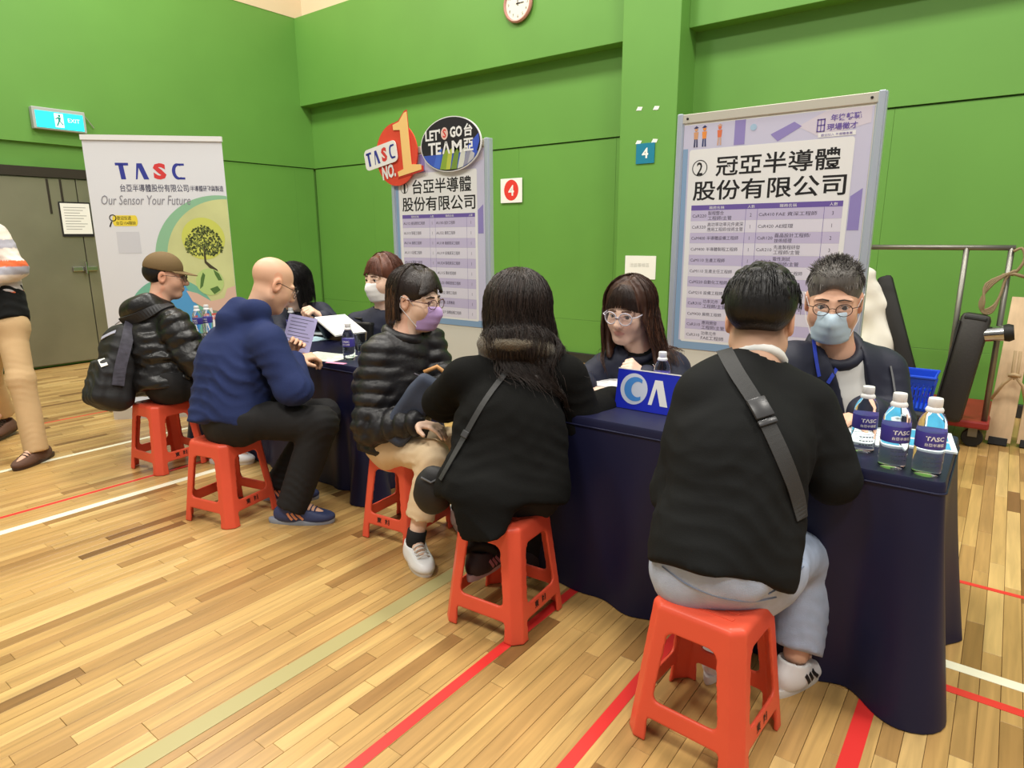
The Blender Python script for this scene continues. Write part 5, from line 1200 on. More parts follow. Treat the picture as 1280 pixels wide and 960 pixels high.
def ext(S):
    # ribbed hem and the shoulder yoke
    for t in (-.055,): S.seg(fI.J['pel']+fI.up*t-fI.rt*.06, fI.J['pel']+fI.up*t+fI.rt*.06, .165, k=.03, flat=(fI.fw, .74)) if False else None
sw = fI.upper('sweatshirt', SWEAT, sleeve=(.074, .070, .050), wid=(.182, .176, .182), dep=.66, hem=.068, fold=(24, .008), neck_r=.070, seed=11, shr=.060, crease=.65, hemdir=fI.up-fI.fw*.08-fI.rt*.07)
def yoke(F, name, m, r, k=.012, z=0.0, tilt=.25):
    """collar ring around the neck base"""
    n = 20; c = F.J['neck']+F.up*(.004+z); P = [c+(F.rt*math.cos(2*math.pi*i/n)*r+F.fw*math.sin(2*math.pi*i/n)*r*.95-F.up*math.sin(2*math.pi*i/n)*r*tilt) for i in range(n)]
    return MB().tube([p-F.off() for p in P], k, 8, closed=True).build(name, m, F.root, smooth=True)
yoke(fI, 'undershirt_collar', TEE, .064, .016, .004)
fI.lower('jeans', DENIM, thigh=.094, knee=.078, cuff=.066, hem=.015, waist=.172, top=.03, fold=(34, .005))
for q in 'RL': fI.shoe(q, WSHOE, WSOLE, stripes=mat('shoe_black', (30, 30, 32), .5), lace=WSOLE)
S = SDF(fI.J['head']-.19, fI.J['head']+.19, .0048); B_ = fI.hb(); h = fI.hs
S.ell(fI.H(0, -.016, .046), (.088*h, .106*h, .092*h), B_, .02); S.ell(fI.H(0, .045, .070), (.074*h, .070*h, .062*h), B_, .03); S.ell(fI.H(0, -.062, .022), (.078*h, .060*h, .066*h), B_, .03)
cut_hair(fI, S); S.plane(fI.H(0, -.05, -.050), nrm(-fI.hu-fI.hf*.28), .02)
S.ell(fI.H(.092, -.0, -.02), (.03*h, .036*h, .045*h), B_, .01, 's'); S.ell(fI.H(-.092, -.0, -.02), (.03*h, .036*h, .045*h), B_, .01, 's')
for i in range(70):
    az = RN.uniform(0, 360); th = math.radians(RN.uniform(5, 78)); d = A3(math.sin(math.radians(az))*math.sin(th), math.cos(math.radians(az))*math.sin(th), math.cos(th)); p = A3(0, -.012, .046)+d*A3(.086, .104, .090); q_ = p+A3(d[0]*.4+.5*RN.normal()*.5, d[1]*.4+.3, -.55+RN.normal()*.3)*.042
    S.seg(fI.H(*p), fI.H(*q_), .013*h, .004*h, .008)
S.build('hair', HBLK, fI.root)
pth = []
for i in range(700):
    az = RN.uniform(0, 360); th0 = RN.uniform(0, 66); p = fI.hair_path(az+RN.uniform(-14, 14), th0, RN.uniform(.05, .085), rad=1.10+RN.uniform(0, .06), seed=i); pth.append([jit(x, .003) for x in p])
fI.strands(pth, HBLK, .0018, .0006)
jt = bvh([o for o in fI.root.children if o.name.startswith('jeans')]); STI = mat('denim_stitch', (120, 128, 146), .8)
for px in ([(828, 708), (858, 731), (898, 747), (940, 753), (970, 746)], [(960, 742), (985, 728), (1004, 708)],):
    P, N = strap_px(jt, px, 30, .002)
    if len(P) > 3: MB().tube([p-fI.off() for p in P], .0018, 5).build('seam', STI, fI.root)
tree = bvh([sw])
P, N = strap_px(tree, [(903, 434), (918, 465), (945, 505), (968, 550), (985, 590), (996, 622), (1000, 648)], 34, .005)
mb = ribbon(P, N, .044, .003); r = thing_from(mb, 'crossbody_strap', 'webbing', mat('grey_webbing', (54, 54, 54), .7, bump=(400, .3)), 'dark grey webbing strap with buckle across the black sweatshirt', 'strap')
bi = int(len(P)*.36); T = nrm(P[bi+1]-P[bi-1]); n = nrm(N[bi]); c = np.cross(T, n); X = Matrix([[c[i], T[i], n[i], P[bi][i]-r.location[i]] for i in range(3)]+[[0, 0, 0, 1]])
MB().box((-.027, -.032, .002), (.027, .026, .013), .004, X).build('buckle', mat('buckle_grey', (62, 62, 64), .3), r, auto=40); MB().box((-.027, .030, .002), (.027, .046, .009), .003, X).build('strap_adjuster', MATS['buckle_grey'], r, auto=40)
# ------------------------------------------------------------------ long-haired woman in the black coat
J = dict(pel=dp(634, 598, 2.31), chest=dp(638, 525, 2.37), neck=dp(646, 448, 2.44), head=dp(650, 392, 2.47), shL=dp(578, 474, 2.42), shR=dp(708, 470, 2.42), elL=dp(553, 503, 2.58), wrL=dp(606, 500, 2.68), elR=dp(728, 528, 2.46), wrR=dp(768, 499, 2.60),
    hipL=dp(605, 612, 2.33), hipR=dp(668, 612, 2.33), knL=dp(600, 606, 2.56), knR=dp(684, 606, 2.56), anL=dp(602, 682, 2.38), anR=dp(668, 676, 2.66))
J['toeL'] = J['anL']+CF*.17+CR*.10; J['toeR'] = J['anR']+A3(.0, .2, -.05); J['anR'][2] = .10
fG = Fig('long-haired woman in black coat seen from behind at the near table', J, CF*.8+CR*.55+A3(0, 0, -.12), hs=1.06, sk=(226, 186, 160), sc=.98)
fG.J['liftL'] = A3(0, 0, .135)
fG.body(handkw=[dict(side='R', d=CR*.9+CF*.4, n=(0, 0, -1)), dict(side='L', d=CF, n=(0, 0, -1))])
def coat_tail(S):
    pl = fG.J['pel']; S.seg(pl-fG.rt*.13-fG.up*.06, pl+fG.rt*.11-fG.up*.06, .115, k=.06); S.plane(pl-fG.up*.085, -fG.up+fG.fw*.1, .012); S.seg(dp(586, 628, 2.20), dp(590, 690, 2.13), .06, .045, .04, flat=(CF, .5)); S.seg(dp(614, 628, 2.17), dp(616, 684, 2.11), .06, .05, .04, flat=(CF, .5)); S.plane(dp(590, 684, 2.11), nrm(A3(0, 0, -1)+CR*.25), .008)
ct = fG.upper('coat', COAT, sleeve=(.078, .074, .060), wid=(.205, .185, .185), dep=.68, hem=.09, fold=(20, .008), neck_r=.05, seed=21, shr=.07, crease=.6, extra=coat_tail)
fG.lower('trousers', PANTS, thigh=.085, knee=.066, cuff=.058, hem=-.035, top=.0)
fG.shoe('L', mat('dark_pink_shoe', (50, 40, 44), .6), mat('pink_sole', (186, 160, 164), .6), L=.24, stripes=mat('pink_stripe', (186, 130, 140), .6)); fG.shoe('R', mat('plum_shoe', (48, 40, 46), .6), WSOLE, L=.24, stripes=WSOLE)
S = SDF(fG.J['neck']-.24, fG.J['neck']+.24, .007); n = 16
for i in range(n):
    a0, a1 = 2*math.pi*i/n, 2*math.pi*(i+1)/n; cc = fG.J['neck']+fG.up*.002-fG.fw*.012
    q_ = lambda a: cc+fG.rt*math.cos(a)*.098+fG.fw*math.sin(a)*.086-fG.up*.02*math.sin(a); S.seg(q_(a0), q_(a1), .050, k=.02)
S.warp(folds(42, .010, 6)); fc_ = S.build('fur_collar', mat('olive_fur', (92, 82, 66), .95, bump=(160, .9, .01), var=.3, vscale=40, sheen=.3), fG.root)
gt = bvh([ct, fc_])
S = SDF(fG.J['head']-A3(.34, .34, .46), fG.J['head']+A3(.34, .34, .19), .006); B_ = fG.hb(); h = fG.hs
S.ell(fG.H(0, -.014, .042), (.094*h, .112*h, .097*h), B_, .02); cut_hair(fG, S)
pth = []
for i in range(56):
    az = 60+240*i/55; fwd = az < 190; p = fG.hair_path(az, 15, (.40 if fwd else .30)+.10*RN.rand(), flow=(CR*.42-CF*.18 if fwd else CR*.30-CF*.22), rad=1.08, wave=.30, seed=i); clump(S, repel(p, gt, .014 if fwd else .004), .020, .009, .010)
S.build('hair', HDRK, fG.root)
for i in range(1500):
    az = 55+250*RN.rand(); fwd = az < 190; p = fG.hair_path(az, RN.uniform(4, 40), (.34 if fwd else .26)+.20*RN.rand(), flow=CR*(.25+.3*RN.rand())-CF*.26+A3(*(RN.normal(size=3)*.09)), rad=1.31+.08*RN.rand(), wave=.30, seed=i); pth.append([jit(x, .002) for x in repel(p, gt, (.016 if fwd else .004)+.012*RN.rand())])
fG.strands(pth[::2], HDRK, .0015, .0006); fG.strands(pth[1::2], hairmat('umber_hair', (58, 46, 40)), .0013, .0006)
tree = bvh([ct]); P, N = strap_px(tree, [(656, 438), (630, 470), (604, 505), (585, 540), (566, 575), (552, 600)], 30, .005)
mb = ribbon(P, N, .022, .003); e0 = P[-1]; mb2 = MB()
r = thing_from(mb, 'crossbody_bag', 'strap', mat('black_strap', (44, 44, 44), .6), 'black crossbody bag hanging at the coat woman\'s left hip', 'bag')
c = dp(541, 612, 2.34); S = SDF(c-.17, c+.17, .006); S.ell(c, (.062, .045, .072), np.array([CR, CF, (0, 0, 1)]), .02); S.seg(c+A3(0, 0, .03), c+A3(0, 0, -.035), .055, .062, .03, flat=(CF, .6)); S.warp(folds(40, .004, 8))
S.build('pouch', mat('black_pouch', (28, 27, 27), .6, bump=(120, .2)), r, pivot=r.location)
lo_ = np.array(r.location[:]); MB().tube([c+CR*.035-CF*.038+A3(0, 0, .06)-lo_, c-CF*.046+A3(0, 0, .045)-lo_, c-CR*.035-CF*.04+A3(0, 0, .062)-lo_], .004, 6).build('zip', mat('grey_zip', (90, 90, 92), .4, .5), r)
MB().lathe([(.0, -.006), (.007, -.003), (.008, .004), (0, .008)], 12, loc=tuple(dp(551, 607, 2.285)-lo_)).build('charm', WSOLE, r, smooth=True)
bi = int(len(P)*.62); T = nrm(P[bi+1]-P[bi-1]); n = nrm(N[bi]); cc = np.cross(T, n); X = Matrix([[cc[i], T[i], n[i], P[bi][i]-lo_[i]] for i in range(3)]+[[0, 0, 0, 1]]); MB().box((-.014, -.012, .001), (.014, .012, .008), .002, X).build('buckle', MATS['buckle_grey'], r)
# ------------------------------------------------------------------ woman with the lilac mask
J = dict(pel=dp(494, 540, 2.96), chest=dp(489, 480, 2.93), neck=dp(504, 420, 2.91), head=dp(521, 375, 2.90), shR=dp(474, 444, 2.83), shL=dp(536, 428, 3.02), elR=dp(464, 534, 2.80), wrR=dp(520, 528, 2.70), elL=dp(556, 500, 2.98), wrL=dp(548, 505, 2.82),
    hipR=dp(488, 556, 2.90), hipL=dp(512, 550, 3.02), knR=dp(540, 572, 2.70), knL=dp(586, 556, 2.92), anR=dp(519, 668, 2.725), anL=dp(575, 640, 3.08))
J['toeR'] = dp(536, 706, 2.60); J['toeL'] = J['anL']+A3(.15, -.06, 0); J['anR'][2] = .10; J['anL'][2] = .10
fF = Fig('woman with lilac mask and glasses in black quilted puffer jacket', J, CR*.86-CF*.46+A3(0, 0, -.10), hs=1.06, sk=(232, 196, 172), sc=.98)
fF.body(handkw=[dict(side='R', d=dp(548, 534, 2.66)-J['wrR'], n=(0, 0, -1), curl=(.28, .35, .25)), dict(side='L', d=CR, n=(0, 0, -1))])
pf = fF.upper('puffer_jacket', NYLON2, sleeve=(.078, .076, .056), wid=(.165, .160, .165), dep=.86, hem=.085, quilt=(.058, .018), fold=(40, .004), neck_r=.07, seed=31, shr=.066)
yoke(fF, 'jacket_collar', NYLON2, .075, .026, .004)
fF.lower('trousers', TAN, thigh=.082, knee=.070, cuff=.060, hem=.10, top=.0); 
for q in 'RL': fF.shoe(q, WSHOE, WSOLE, L=.24, lace=WSOLE); MB().tube([fF.J['an'+q]-A3(0, 0, .02)-fF.off(), fF.J['an'+q]-fF.off(), fF.J['an'+q]+nrm(fF.J['kn'+q]-fF.J['an'+q])*.045-fF.off()], [.040, .041, .041], 16).build('sock', PANTS, fF.root, smooth=True)
fF.eyes((20, 0)); fF.brows(BROW); fF.glasses(mat('plum_frame', (96, 62, 66), .3), r=.024, ry=.019, th=.0018); fF.mask(mat('lilac_mask', (190, 160, 214), .7, bump=(300, .1)))
S = SDF(fF.J['head']-A3(.2, .2, .27), fF.J['head']+.18, .0052); B_ = fF.hb(); h = fF.hs
S.ell(fF.H(0, -.016, .040), (.083*h, .104*h, .090*h), B_, .02); cut_hair(fF, S); S.ell(fF.H(.088, -.004, -.02), (.03*h, .030*h, .045*h), B_, .01, 's')
for i in range(34):
    az = 100+190*i/33; p = fF.hair_path(az, 15, .25+.03*RN.rand(), rad=1.0, wave=.12, seed=i+50, flow=-CR*.06); clump(S, p, .016, .008, .012)
for i in range(14):
    az = -75+150*i/13; p = [fF.H(-.02, .03, .124)]+[fF.H(.080*math.sin(math.radians(az))*t-.02*(1-t), .03+(.066*math.cos(math.radians(az*.75)))*t**.7, .124-(.060+.030*abs(math.sin(math.radians(az))))*t*t) for t in (.3, .55, .8, 1.0)]; clump(S, p, .010, .0045, .007)
fF.hairobj = S.build('hair', HDRK, fF.root)
pth = [[jit(x, .002) for x in fF.hair_path(96+200*RN.rand(), RN.uniform(4, 40), .21+.07*RN.rand(), rad=1.19+.06*RN.rand(), wave=.2, seed=i, flow=-CR*.06)] for i in range(900)]
fF.strands(pth[::2], HDRK, .0014, .0006); fF.strands(pth[1::2], hairmat('umber_hair', (58, 46, 40)), .0012, .0006); fF.strands([[jit(x, .002) for x in fF.hair_path(100+180*RN.rand(), 30, .24+.05*RN.rand(), rad=1.20+.05*RN.rand(), wave=.2, seed=i, flow=-CR*.06)][-6:] for i in range(220)], hairmat('light_brown_ends', (96, 68, 48)), .0016, .0006)
# tote bag on her lap
c = dp(515, 512, 2.72); ax = nrm(dp(548, 478, 2.72)-dp(488, 560, 2.78)); wx = nrm(np.cross(ax, -CF)); nz = np.cross(wx, ax)
r = empty('tote_bag', tuple(c-A3(0, 0, .12))); tag(r, 'slate blue tote bag with tan straps on the masked woman\'s lap', 'bag')
S = SDF(c-.26, c+.26, .008); S.rbox(c, (.066, .165, .042), .03, np.array([wx, ax, nz])); S.warp(folds(26, .006, 4)); S.build('bag_body', mat('slate_canvas', (56, 64, 82), .75, bump=(260, .3), var=.1), r, pivot=r.location)
LT = mat('tan_leather', (196, 142, 84), .5); o_ = np.array(r.location[:])
Bx = lambda x, y, z: c+wx*x+ax*y+nz*z-o_
for sy, sx in ((.10, .055), (-.14, -.02)):
    X = Matrix([[wx[i], ax[i], nz[i], Bx(sx, sy, -.048)[i]] for i in range(3)]+[[0, 0, 0, 1]]); MB().box((-.012, -.05, -.006), (.012, .05, .006), .003, X).build('leather_tab', LT, r)
MB().tube([Bx(-.05, .15, -.04), Bx(-.02, .20, -.05), Bx(.05, .20, -.05), Bx(.07, .13, -.045)], .010, 8).build('handle', LT, r, smooth=True); MB().tube([Bx(-.08, .12, -.045), Bx(0, .135, -.052), Bx(.082, .12, -.045)], .005, 6).build('zip', mat('dark_zip', (46, 40, 50), .5), r, smooth=True)
MB().lathe([(.0, 0), (.016, .002), (.016, .006), (0, .008)], 16, X=Matrix.Translation(Bx(-.02, .05, -.047)) @ Matrix.Rotation(math.pi, 4, 'X')).build('badge', LT, r)
# ------------------------------------------------------------------ bald man in the navy hoodie
J = dict(pel=dp(290, 516, 3.16), chest=dp(292, 455, 3.20), neck=dp(318, 396, 3.22), head=dp(341, 355, 3.23), shL=dp(280, 428, 3.36), shR=dp(336, 430, 3.06), elR=dp(366, 486, 3.03), wrR=dp(368, 449, 3.22), elL=dp(330, 470, 3.42), wrL=dp(356, 444, 3.38),
    hipR=dp(302, 524, 3.10), hipL=dp(290, 512, 3.26), knR=dp(400, 530, 3.10), knL=dp(404, 520, 3.36), anR=dp(368, 624, 3.12), anL=dp(352, 596, 3.40))
J['toeR'] = J['anR']+CR*.2+CF*.0; J['toeL'] = J['anL']+CR*.2; J['anR'][2] = .105; J['anL'][2] = .105
fC = Fig('bald man in navy hoodie holding a lilac sheet', J, CR*.72+CF*.58+A3(0, 0, -.50), hs=1.08, sk=(224, 178, 148), sc=1.05)
fC.body(handkw=[dict(side='R', d=CF*.4+CR*.6+A3(0, 0, .05), n=(-.2, .1, -1), curl=(.7, .8, .5)), dict(side='L', d=CR*.4+A3(0, 0, .4), n=-CF*.8+CR*.3, curl=(.7, .6, .4))])
def hood(S):
    cc = fC.J['neck']-fC.fw*.055-fC.up*.01
    for i in range(9):
        a0, a1 = math.pi*(i-1)/8+math.pi, math.pi*i/8+math.pi; q_ = lambda a: cc+fC.rt*math.cos(a)*.105+fC.fw*(math.sin(a)*.060+.03)+fC.up*(.03+.022*math.sin(a)); S.seg(q_(a0), q_(a1), .048, k=.03)
    S.seg(cc-fC.fw*.05-fC.up*.03, cc-fC.fw*.04+fC.up*.03, .075, .05, .04)
hd = fC.upper('hoodie', HOOD, sleeve=(.082, .076, .052), wid=(.190, .190, .185), dep=.80, hem=.065, fold=(22, .011), neck_r=.064, seed=42, shr=.075, extra=hood)
fC.lower('trousers', PANTS, thigh=.094, knee=.080, cuff=.070, hem=-.03, waist=.165, top=.0)
BSH = mat('navy_trainer', (52, 62, 100), .6, bump=(150, .3)); 
for q in 'RL': fC.shoe(q, BSH, mat('grey_foam_sole', (150, 160, 176), .5), L=.30, stripes=mat('peach_stripe', (226, 150, 110), .5), lace=BSH)
fC.glasses(METAL, r=.022, th=.0016); fC.brows(BROW); fC.eyes()
q_ = dp(374, 418, 3.44); paper('lilac_sheet', q_[0], q_[1], .15, .20, 37, mat('lilac_paper', (176, 172, 216), .6), 'lilac printed sheet held by the bald man', 'paper', z=q_[2], tilt=(68, 12), lines=9)
# ------------------------------------------------------------------ man with the cap and backpack
J = dict(pel=dp(206, 474, 3.86), chest=dp(196, 430, 3.88), neck=dp(196, 384, 3.90), head=dp(207, 345, 3.92), shR=dp(220, 408, 3.75), shL=dp(176, 404, 4.05), elR=dp(244, 452, 3.76), wrR=dp(268, 440, 4.0), elL=dp(215, 440, 4.15), wrL=dp(258, 428, 4.2),
    hipR=dp(216, 480, 3.80), hipL=dp(208, 470, 3.95), knR=dp(290, 486, 3.95), knL=dp(288, 478, 4.12), anR=dp(282, 556, 3.95), anL=dp(318, 556, 4.1))
J['toeR'] = J['anR']+CR*.2; J['toeL'] = J['anL']+CR*.2; J['anR'][2] = .105; J['anL'][2] = .105
fB = Fig('man in olive cap and black puffer jacket by the banner', J, CR*.90+CF*.30+A3(0, 0, -.12), hs=1.06, sk=(222, 172, 144), sc=1.02)
fB.body(handkw=[dict(side='R', d=CR, n=(0, 0, -1)), dict(side='L', d=CR, n=(0, 0, -1))])
def hoodB(S):
    cc = fB.J['neck']-fB.fw*.08-fB.up*.005
    S.seg(cc-fB.rt*.09, cc+fB.rt*.08, .072, .072, .04); S.seg(cc-fB.fw*.05-fB.up*.02-fB.rt*.05, cc-fB.fw*.05-fB.up*.02+fB.rt*.05, .062, k=.04)
pj = fB.upper('puffer_jacket', NYLON, sleeve=(.090, .086, .060), wid=(.185, .175, .180), dep=.82, hem=.075, quilt=(.065, .014), fold=(30, .009), neck_r=.066, seed=52, shr=.075, extra=hoodB)
fB.lower('trousers', PANTS, thigh=.092, knee=.076, cuff=.062, hem=.02, top=.0)
for q in 'RL': fB.shoe(q, WSHOE, WSOLE, lace=WSOLE)
fB.brows(BROW); fB.eyes(); fB.glasses(METAL, r=.022)
OL = mat('olive_cap_cloth', (112, 90, 56), .8, bump=(260, .3)); B_ = fB.hb(); h = fB.hs
S = SDF(fB.J['head']-.19, fB.J['head']+.19, .005); S.ell(fB.H(0, -.014, .046), (.084*h, .104*h, .090*h), B_, .02); cp = fB.H(0, 0, .030); S.plane(cp, nrm(-fB.hu-fB.hf*.10), .004); S.ell(fB.H(0, -.014, .036), (.078*h, .098*h, .084*h), B_, .004, 's')
cap = S.build('cap_crown', OL, fB.root)
V = []; n = 17
for t_ in (0, 1):
    for i in range(n):
        a = -1.15+2.3*i/(n-1)
        for rr in (0, 1): V.append(fB.H(math.sin(a)*(.078+.006*rr), .005+math.cos(a)*(.088+.072*rr*math.cos(a)**.8 if rr else .088), .036-.016*rr*math.cos(a)-.012*abs(math.sin(a))*0-(.004*t_))-fB.off())
Fc = [(2*i, 2*i+1, 2*i+3, 2*i+2) for i in range(n-1)]+[(2*n+2*i, 2*n+2*i+2, 2*n+2*i+3, 2*n+2*i+1) for i in range(n-1)]+[(2*i+1, 2*n+2*i+1, 2*n+2*i+3, 2*i+3) for i in range(n-1)]
mesh('cap_visor', V, Fc, OL, fB.root, smooth=False)
S = SDF(fB.J['head']-.17, fB.J['head']+.17, .005); S.ell(fB.H(0, -.020, .020), (.079*h, .100*h, .080*h), B_, .02); cut_hair(fB, S); S.plane(fB.H(0, -.05, -.045), nrm(-fB.hu-fB.hf*.1), .01); S.plane(fB.H(0, 0, .05), fB.hu, .01); S.plane(fB.H(0, .012, 0), fB.hf, .01)
S.ell(fB.H(.088, -.004, -.02), (.03*h, .028*h, .045*h), B_, .01, 's'); S.ell(fB.H(-.088, -.004, -.02), (.03*h, .028*h, .045*h), B_, .01, 's'); S.build('hair', HBLK, fB.root)
# backpack
c = dp(150, 454, 3.80); bu = nrm(dp(166, 395, 3.86)-dp(140, 515, 3.76)); bf_ = nrm(-fB.fw); bf_ = nrm(bf_-bu*(bf_@bu)); bs = np.cross(bu, bf_)
r = empty('backpack', tuple(c-A3(0, 0, .28))); tag(r, 'black backpack with camouflage strap worn by the capped man', 'backpack'); o_ = np.array(r.location[:])
S = SDF(c-.36, c+.36, .009); Bm = np.array([bs, bf_, bu]); S.rbox(c-bu*.02, (.140, .09, .255), .075, Bm); S.rbox(c-bu*.13+bf_*.075, (.118, .060, .13), .045, Bm, .02); S.rbox(c+bu*.11+bf_*.045, (.115, .05, .075), .04, Bm, .015); S.warp(folds(18, .006, 9)); S.warp(creases([(c-bu*.02+bf_*.1, .18, bu+bs*.4, .06, .014), (c-bu*.2+bf_*.05, .15, bs+bu*.5, .05, .012)], 4)); bpk = S.build('pack', mat('black_pack_cloth', (26, 26, 28), .6, bump=(200, .3)), r, pivot=o_)
tree = bvh([bpk]); CAMO = mat('camouflage_cloth', (60, 58, 70), .6, var=.5, vscale=28)
P, N = strap_px(tree, [(163, 405), (158, 430), (150, 460), (147, 482)], 16, .004); V = ribbon(P, N, .06, .012); mesh('camouflage_flap', np.array([list(v) for v in V.V])-o_, V.F, CAMO, r)
P, N = strap_px(tree, [(120, 430), (132, 420), (145, 415)], 10, .003); V = ribbon(P, N, .02, .004); mesh('light_zip', np.array([list(v) for v in V.V])-o_, V.F, mat('pale_trim', (176, 178, 196), .5), r)
P, N = strap_px(tree, [(127, 450), (131, 458)], 6, .004); V = ribbon(P, N, .035, .003); mesh('white_patch', np.array([list(v) for v in V.V])-o_, V.F, WSOLE, r)
tree = bvh([pj]); P, N = strap_px(tree, [(152, 402), (172, 396), (196, 388), (214, 384)], 20, .006); V = ribbon(P, N, .055, .014); mesh('shoulder_strap', np.array([list(v) for v in V.V])-o_, V.F, mat('black_padding', (34, 34, 36), .6), r)
# ------------------------------------------------------------------ grey-haired man behind the table
J = dict(pel=dp(1058, 590, 2.62), chest=dp(1052, 512, 2.52), neck=dp(1044, 436, 2.44), head=dp(1042, 376, 2.37), shR=dp(992, 460, 2.46), shL=dp(1099, 464, 2.48), elR=dp(985, 540, 2.42), wrR=dp(1030, 530, 2.22), elL=dp(1108, 532, 2.44), wrL=dp(1082, 518, 2.24),
    hipR=dp(1030, 595, 2.60), hipL=dp(1085, 600, 2.64), knR=dp(1010, 640, 2.32), knL=dp(1085, 640, 2.36), anR=dp(1010, 740, 2.45), anL=dp(1080, 740, 2.48))
J['toeR'] = J['anR']-CF*.2; J['toeL'] = J['anL']-CF*.2
fJ = Fig('grey-haired man with pale blue mask in navy bomber jacket', J, -CF*.88-CR*.44+A3(0, 0, -.16), hs=1.15, sk=(226, 178, 150), sc=1.06)
fJ.body(legs=True, handkw=[dict(side='L', d=-CR*.75-CF*.2+A3(0, 0, -.1), n=(0, 0, -1), curl=(.5, .6, .4)), dict(side='R', d=-CF*.8, n=(0, 0, -1))])
def vneck(S):
    S.seg(fJ.J['neck']+fJ.fw*.13+fJ.up*.02, fJ.J['chest']+fJ.fw*.15, .052, .040, .01, 's', flat=(fJ.fw, 2.5)) if False else None
fJ.upper('shirt', TEE, sleeve=(.05, .05, .04), wid=(.150, .150, .158), dep=.70, hem=.05, fold=(24, .004), neck_r=.082, seed=61, sleeves='', shr=.052)
def openj(S):
    d = fJ.fw; a = fJ.J['neck']+d*.10+fJ.up*.02; b = fJ.J['chest']+d*.16-fJ.up*.12
    S.seg(a, b, .062, .030, .01, 's', flat=(d, 2.2))
bj = fJ.upper('bomber_jacket', JACK2, sleeve=(.088, .086, .062), wid=(.180, .176, .190), dep=.72, hem=.06, fold=(20, .009), neck_r=.076, seed=62, shr=.078, extra=openj)
fJ.lower('trousers', PANTS, thigh=.09, knee=.075, cuff=.06, top=.0)
for q in 'RL': fJ.shoe(q, DSOLE, DSOLE)
yoke(fJ, 'jacket_collar', JACK2, .082, .022, .002, .55); yoke(fJ, 'shirt_collar', SWEAT, .064, .013, -.002, .55)
tree = bvh([o for o in fJ.root.children if o.name.startswith(('shirt', 'bomber'))])
LAN = mat('lanyard_blue', (44, 66, 176), .5)
for k, px in enumerate(([(1016, 428), (1018, 450), (1022, 470)], [(1058, 430), (1048, 455), (1034, 478)])):
    P, N = strap_px(tree, px, 14, .009); V = ribbon(P, N, .013, .002); lo_ = mesh('lanyard', np.array([list(v) for v in V.V])-fJ.off(), V.F, LAN, fJ.root)
P, N = strap_px(tree, [(1112, 458), (1115, 472), (1118, 492)], 12, .004); V = ribbon(P, N, .007, .003); mesh('sleeve_zip', np.array([list(v) for v in V.V])-fJ.off(), V.F, CHR, fJ.root)
fJ.eyes((-8, 6)); fJ.brows(mat('brow_grey', (70, 58, 52), .8), .0028, .0); fJ.glasses(METAL, r=.0225, ry=.019, th=.0012); fJ.mask(mat('pale_blue_mask', (196, 218, 234), .7, bump=(300, .1)))
S = SDF(fJ.J['head']-.19, fJ.J['head']+.19, .0048); B_ = fJ.hb(); h = fJ.hs
S.ell(fJ.H(0, -.016, .042), (.0785*h, .098*h, .085*h), B_, .02); S.ell(fJ.H(0, .03, .080), (.060*h, .056*h, .040*h), B_, .03); S.ell(fJ.H(0, .118, -.012), [x*h for x in (.076, .066, .088)], B_, .008, 's'); S.plane(fJ.H(0, -.03, -.03), nrm(-fJ.hu+fJ.hf*.1), .01); S.ell(fJ.H(.088, -.0, -.024), (.03*h, .028*h, .045*h), B_, .008, 's'); S.ell(fJ.H(-.088, -.0, -.024), (.03*h, .028*h, .045*h), B_, .008, 's')
for i in range(60):
    az = RN.uniform(0, 360); th = math.radians(RN.uniform(5, 70)); d = A3(math.sin(math.radians(az))*math.sin(th), math.cos(math.radians(az))*math.sin(th), math.cos(th)); p = A3(0, -.012, .044)+d*A3(.079, .097, .086)
    if p[1] > .07: continue
    continue
S.build('hair', HGRY, fJ.root)
pth = []
for i in range(1500):
    az = RN.uniform(0, 360); p = fJ.hair_path(az, RN.uniform(0, 66), RN.uniform(.03, .055), rad=.97+RN.uniform(0, .07), seed=i); pth.append([jit(x, .002) for x in p])
pth = [p for p in pth if all((q_[0]/.076)**2+((q_[1]-.118)/.070)**2+((q_[2]+.012)/.092)**2 > 1 for q_ in [fJ.loc(x[None])[0] for x in p])]
for i in range(1100):
    az = math.radians(RN.uniform(0, 360)); th = math.radians(62*RN.rand()**.6); d = A3(math.sin(az)*math.sin(th), math.cos(az)*math.sin(th), math.cos(th)); p = A3(0, -.010, .044)+d*A3(.077, .096, .084)
    v = nrm(d*.55+A3(.25*RN.normal(), .45+.2*RN.normal(), .5)); l_ = RN.uniform(.016, .030)
    if (p[0]/.076)**2+((p[1]-.118)/.066)**2+((p[2]+.012)/.088)**2 > 1: pth.append([fJ.H(*p), fJ.H(*(p+v*l_*.5)), fJ.H(*(p+v*l_+A3(0, .004, -.003)))])
fJ.strands(pth[::2], hairmat('silver_hair', (150, 146, 142)), .0015, .0006); fJ.strands(pth[1::2], hairmat('steel_hair', (74, 70, 68)), .0015, .0006)
# ------------------------------------------------------------------ woman with glasses behind the table
J = dict(pel=dp(812, 560, 3.05), chest=dp(808, 492, 2.98), neck=dp(800, 436, 2.92), head=dp(786, 390, 2.85), shR=dp(756, 462, 2.96), shL=dp(840, 462, 2.90), elR=dp(726, 484, 2.90), wrR=dp(732, 487, 2.70), elL=dp(846, 505, 2.80), wrL=dp(806, 470, 2.72),
    hipR=dp(790, 565, 3.03), hipL=dp(835, 565, 3.05), knR=dp(775, 600, 2.75), knL=dp(825, 605, 2.75), anR=dp(775, 690, 2.85), anL=dp(825, 690, 2.85))
J['toeR'] = J['anR']-CF*.2; J['toeL'] = J['anL']-CF*.2
fH = Fig('woman with clear glasses and long brown hair behind the near table', J, -CF*.80-CR*.55+A3(0, 0, -.14), up=(.05, .0, 1), hs=1.06, sk=(238, 200, 178), sc=.97, lip=.6)
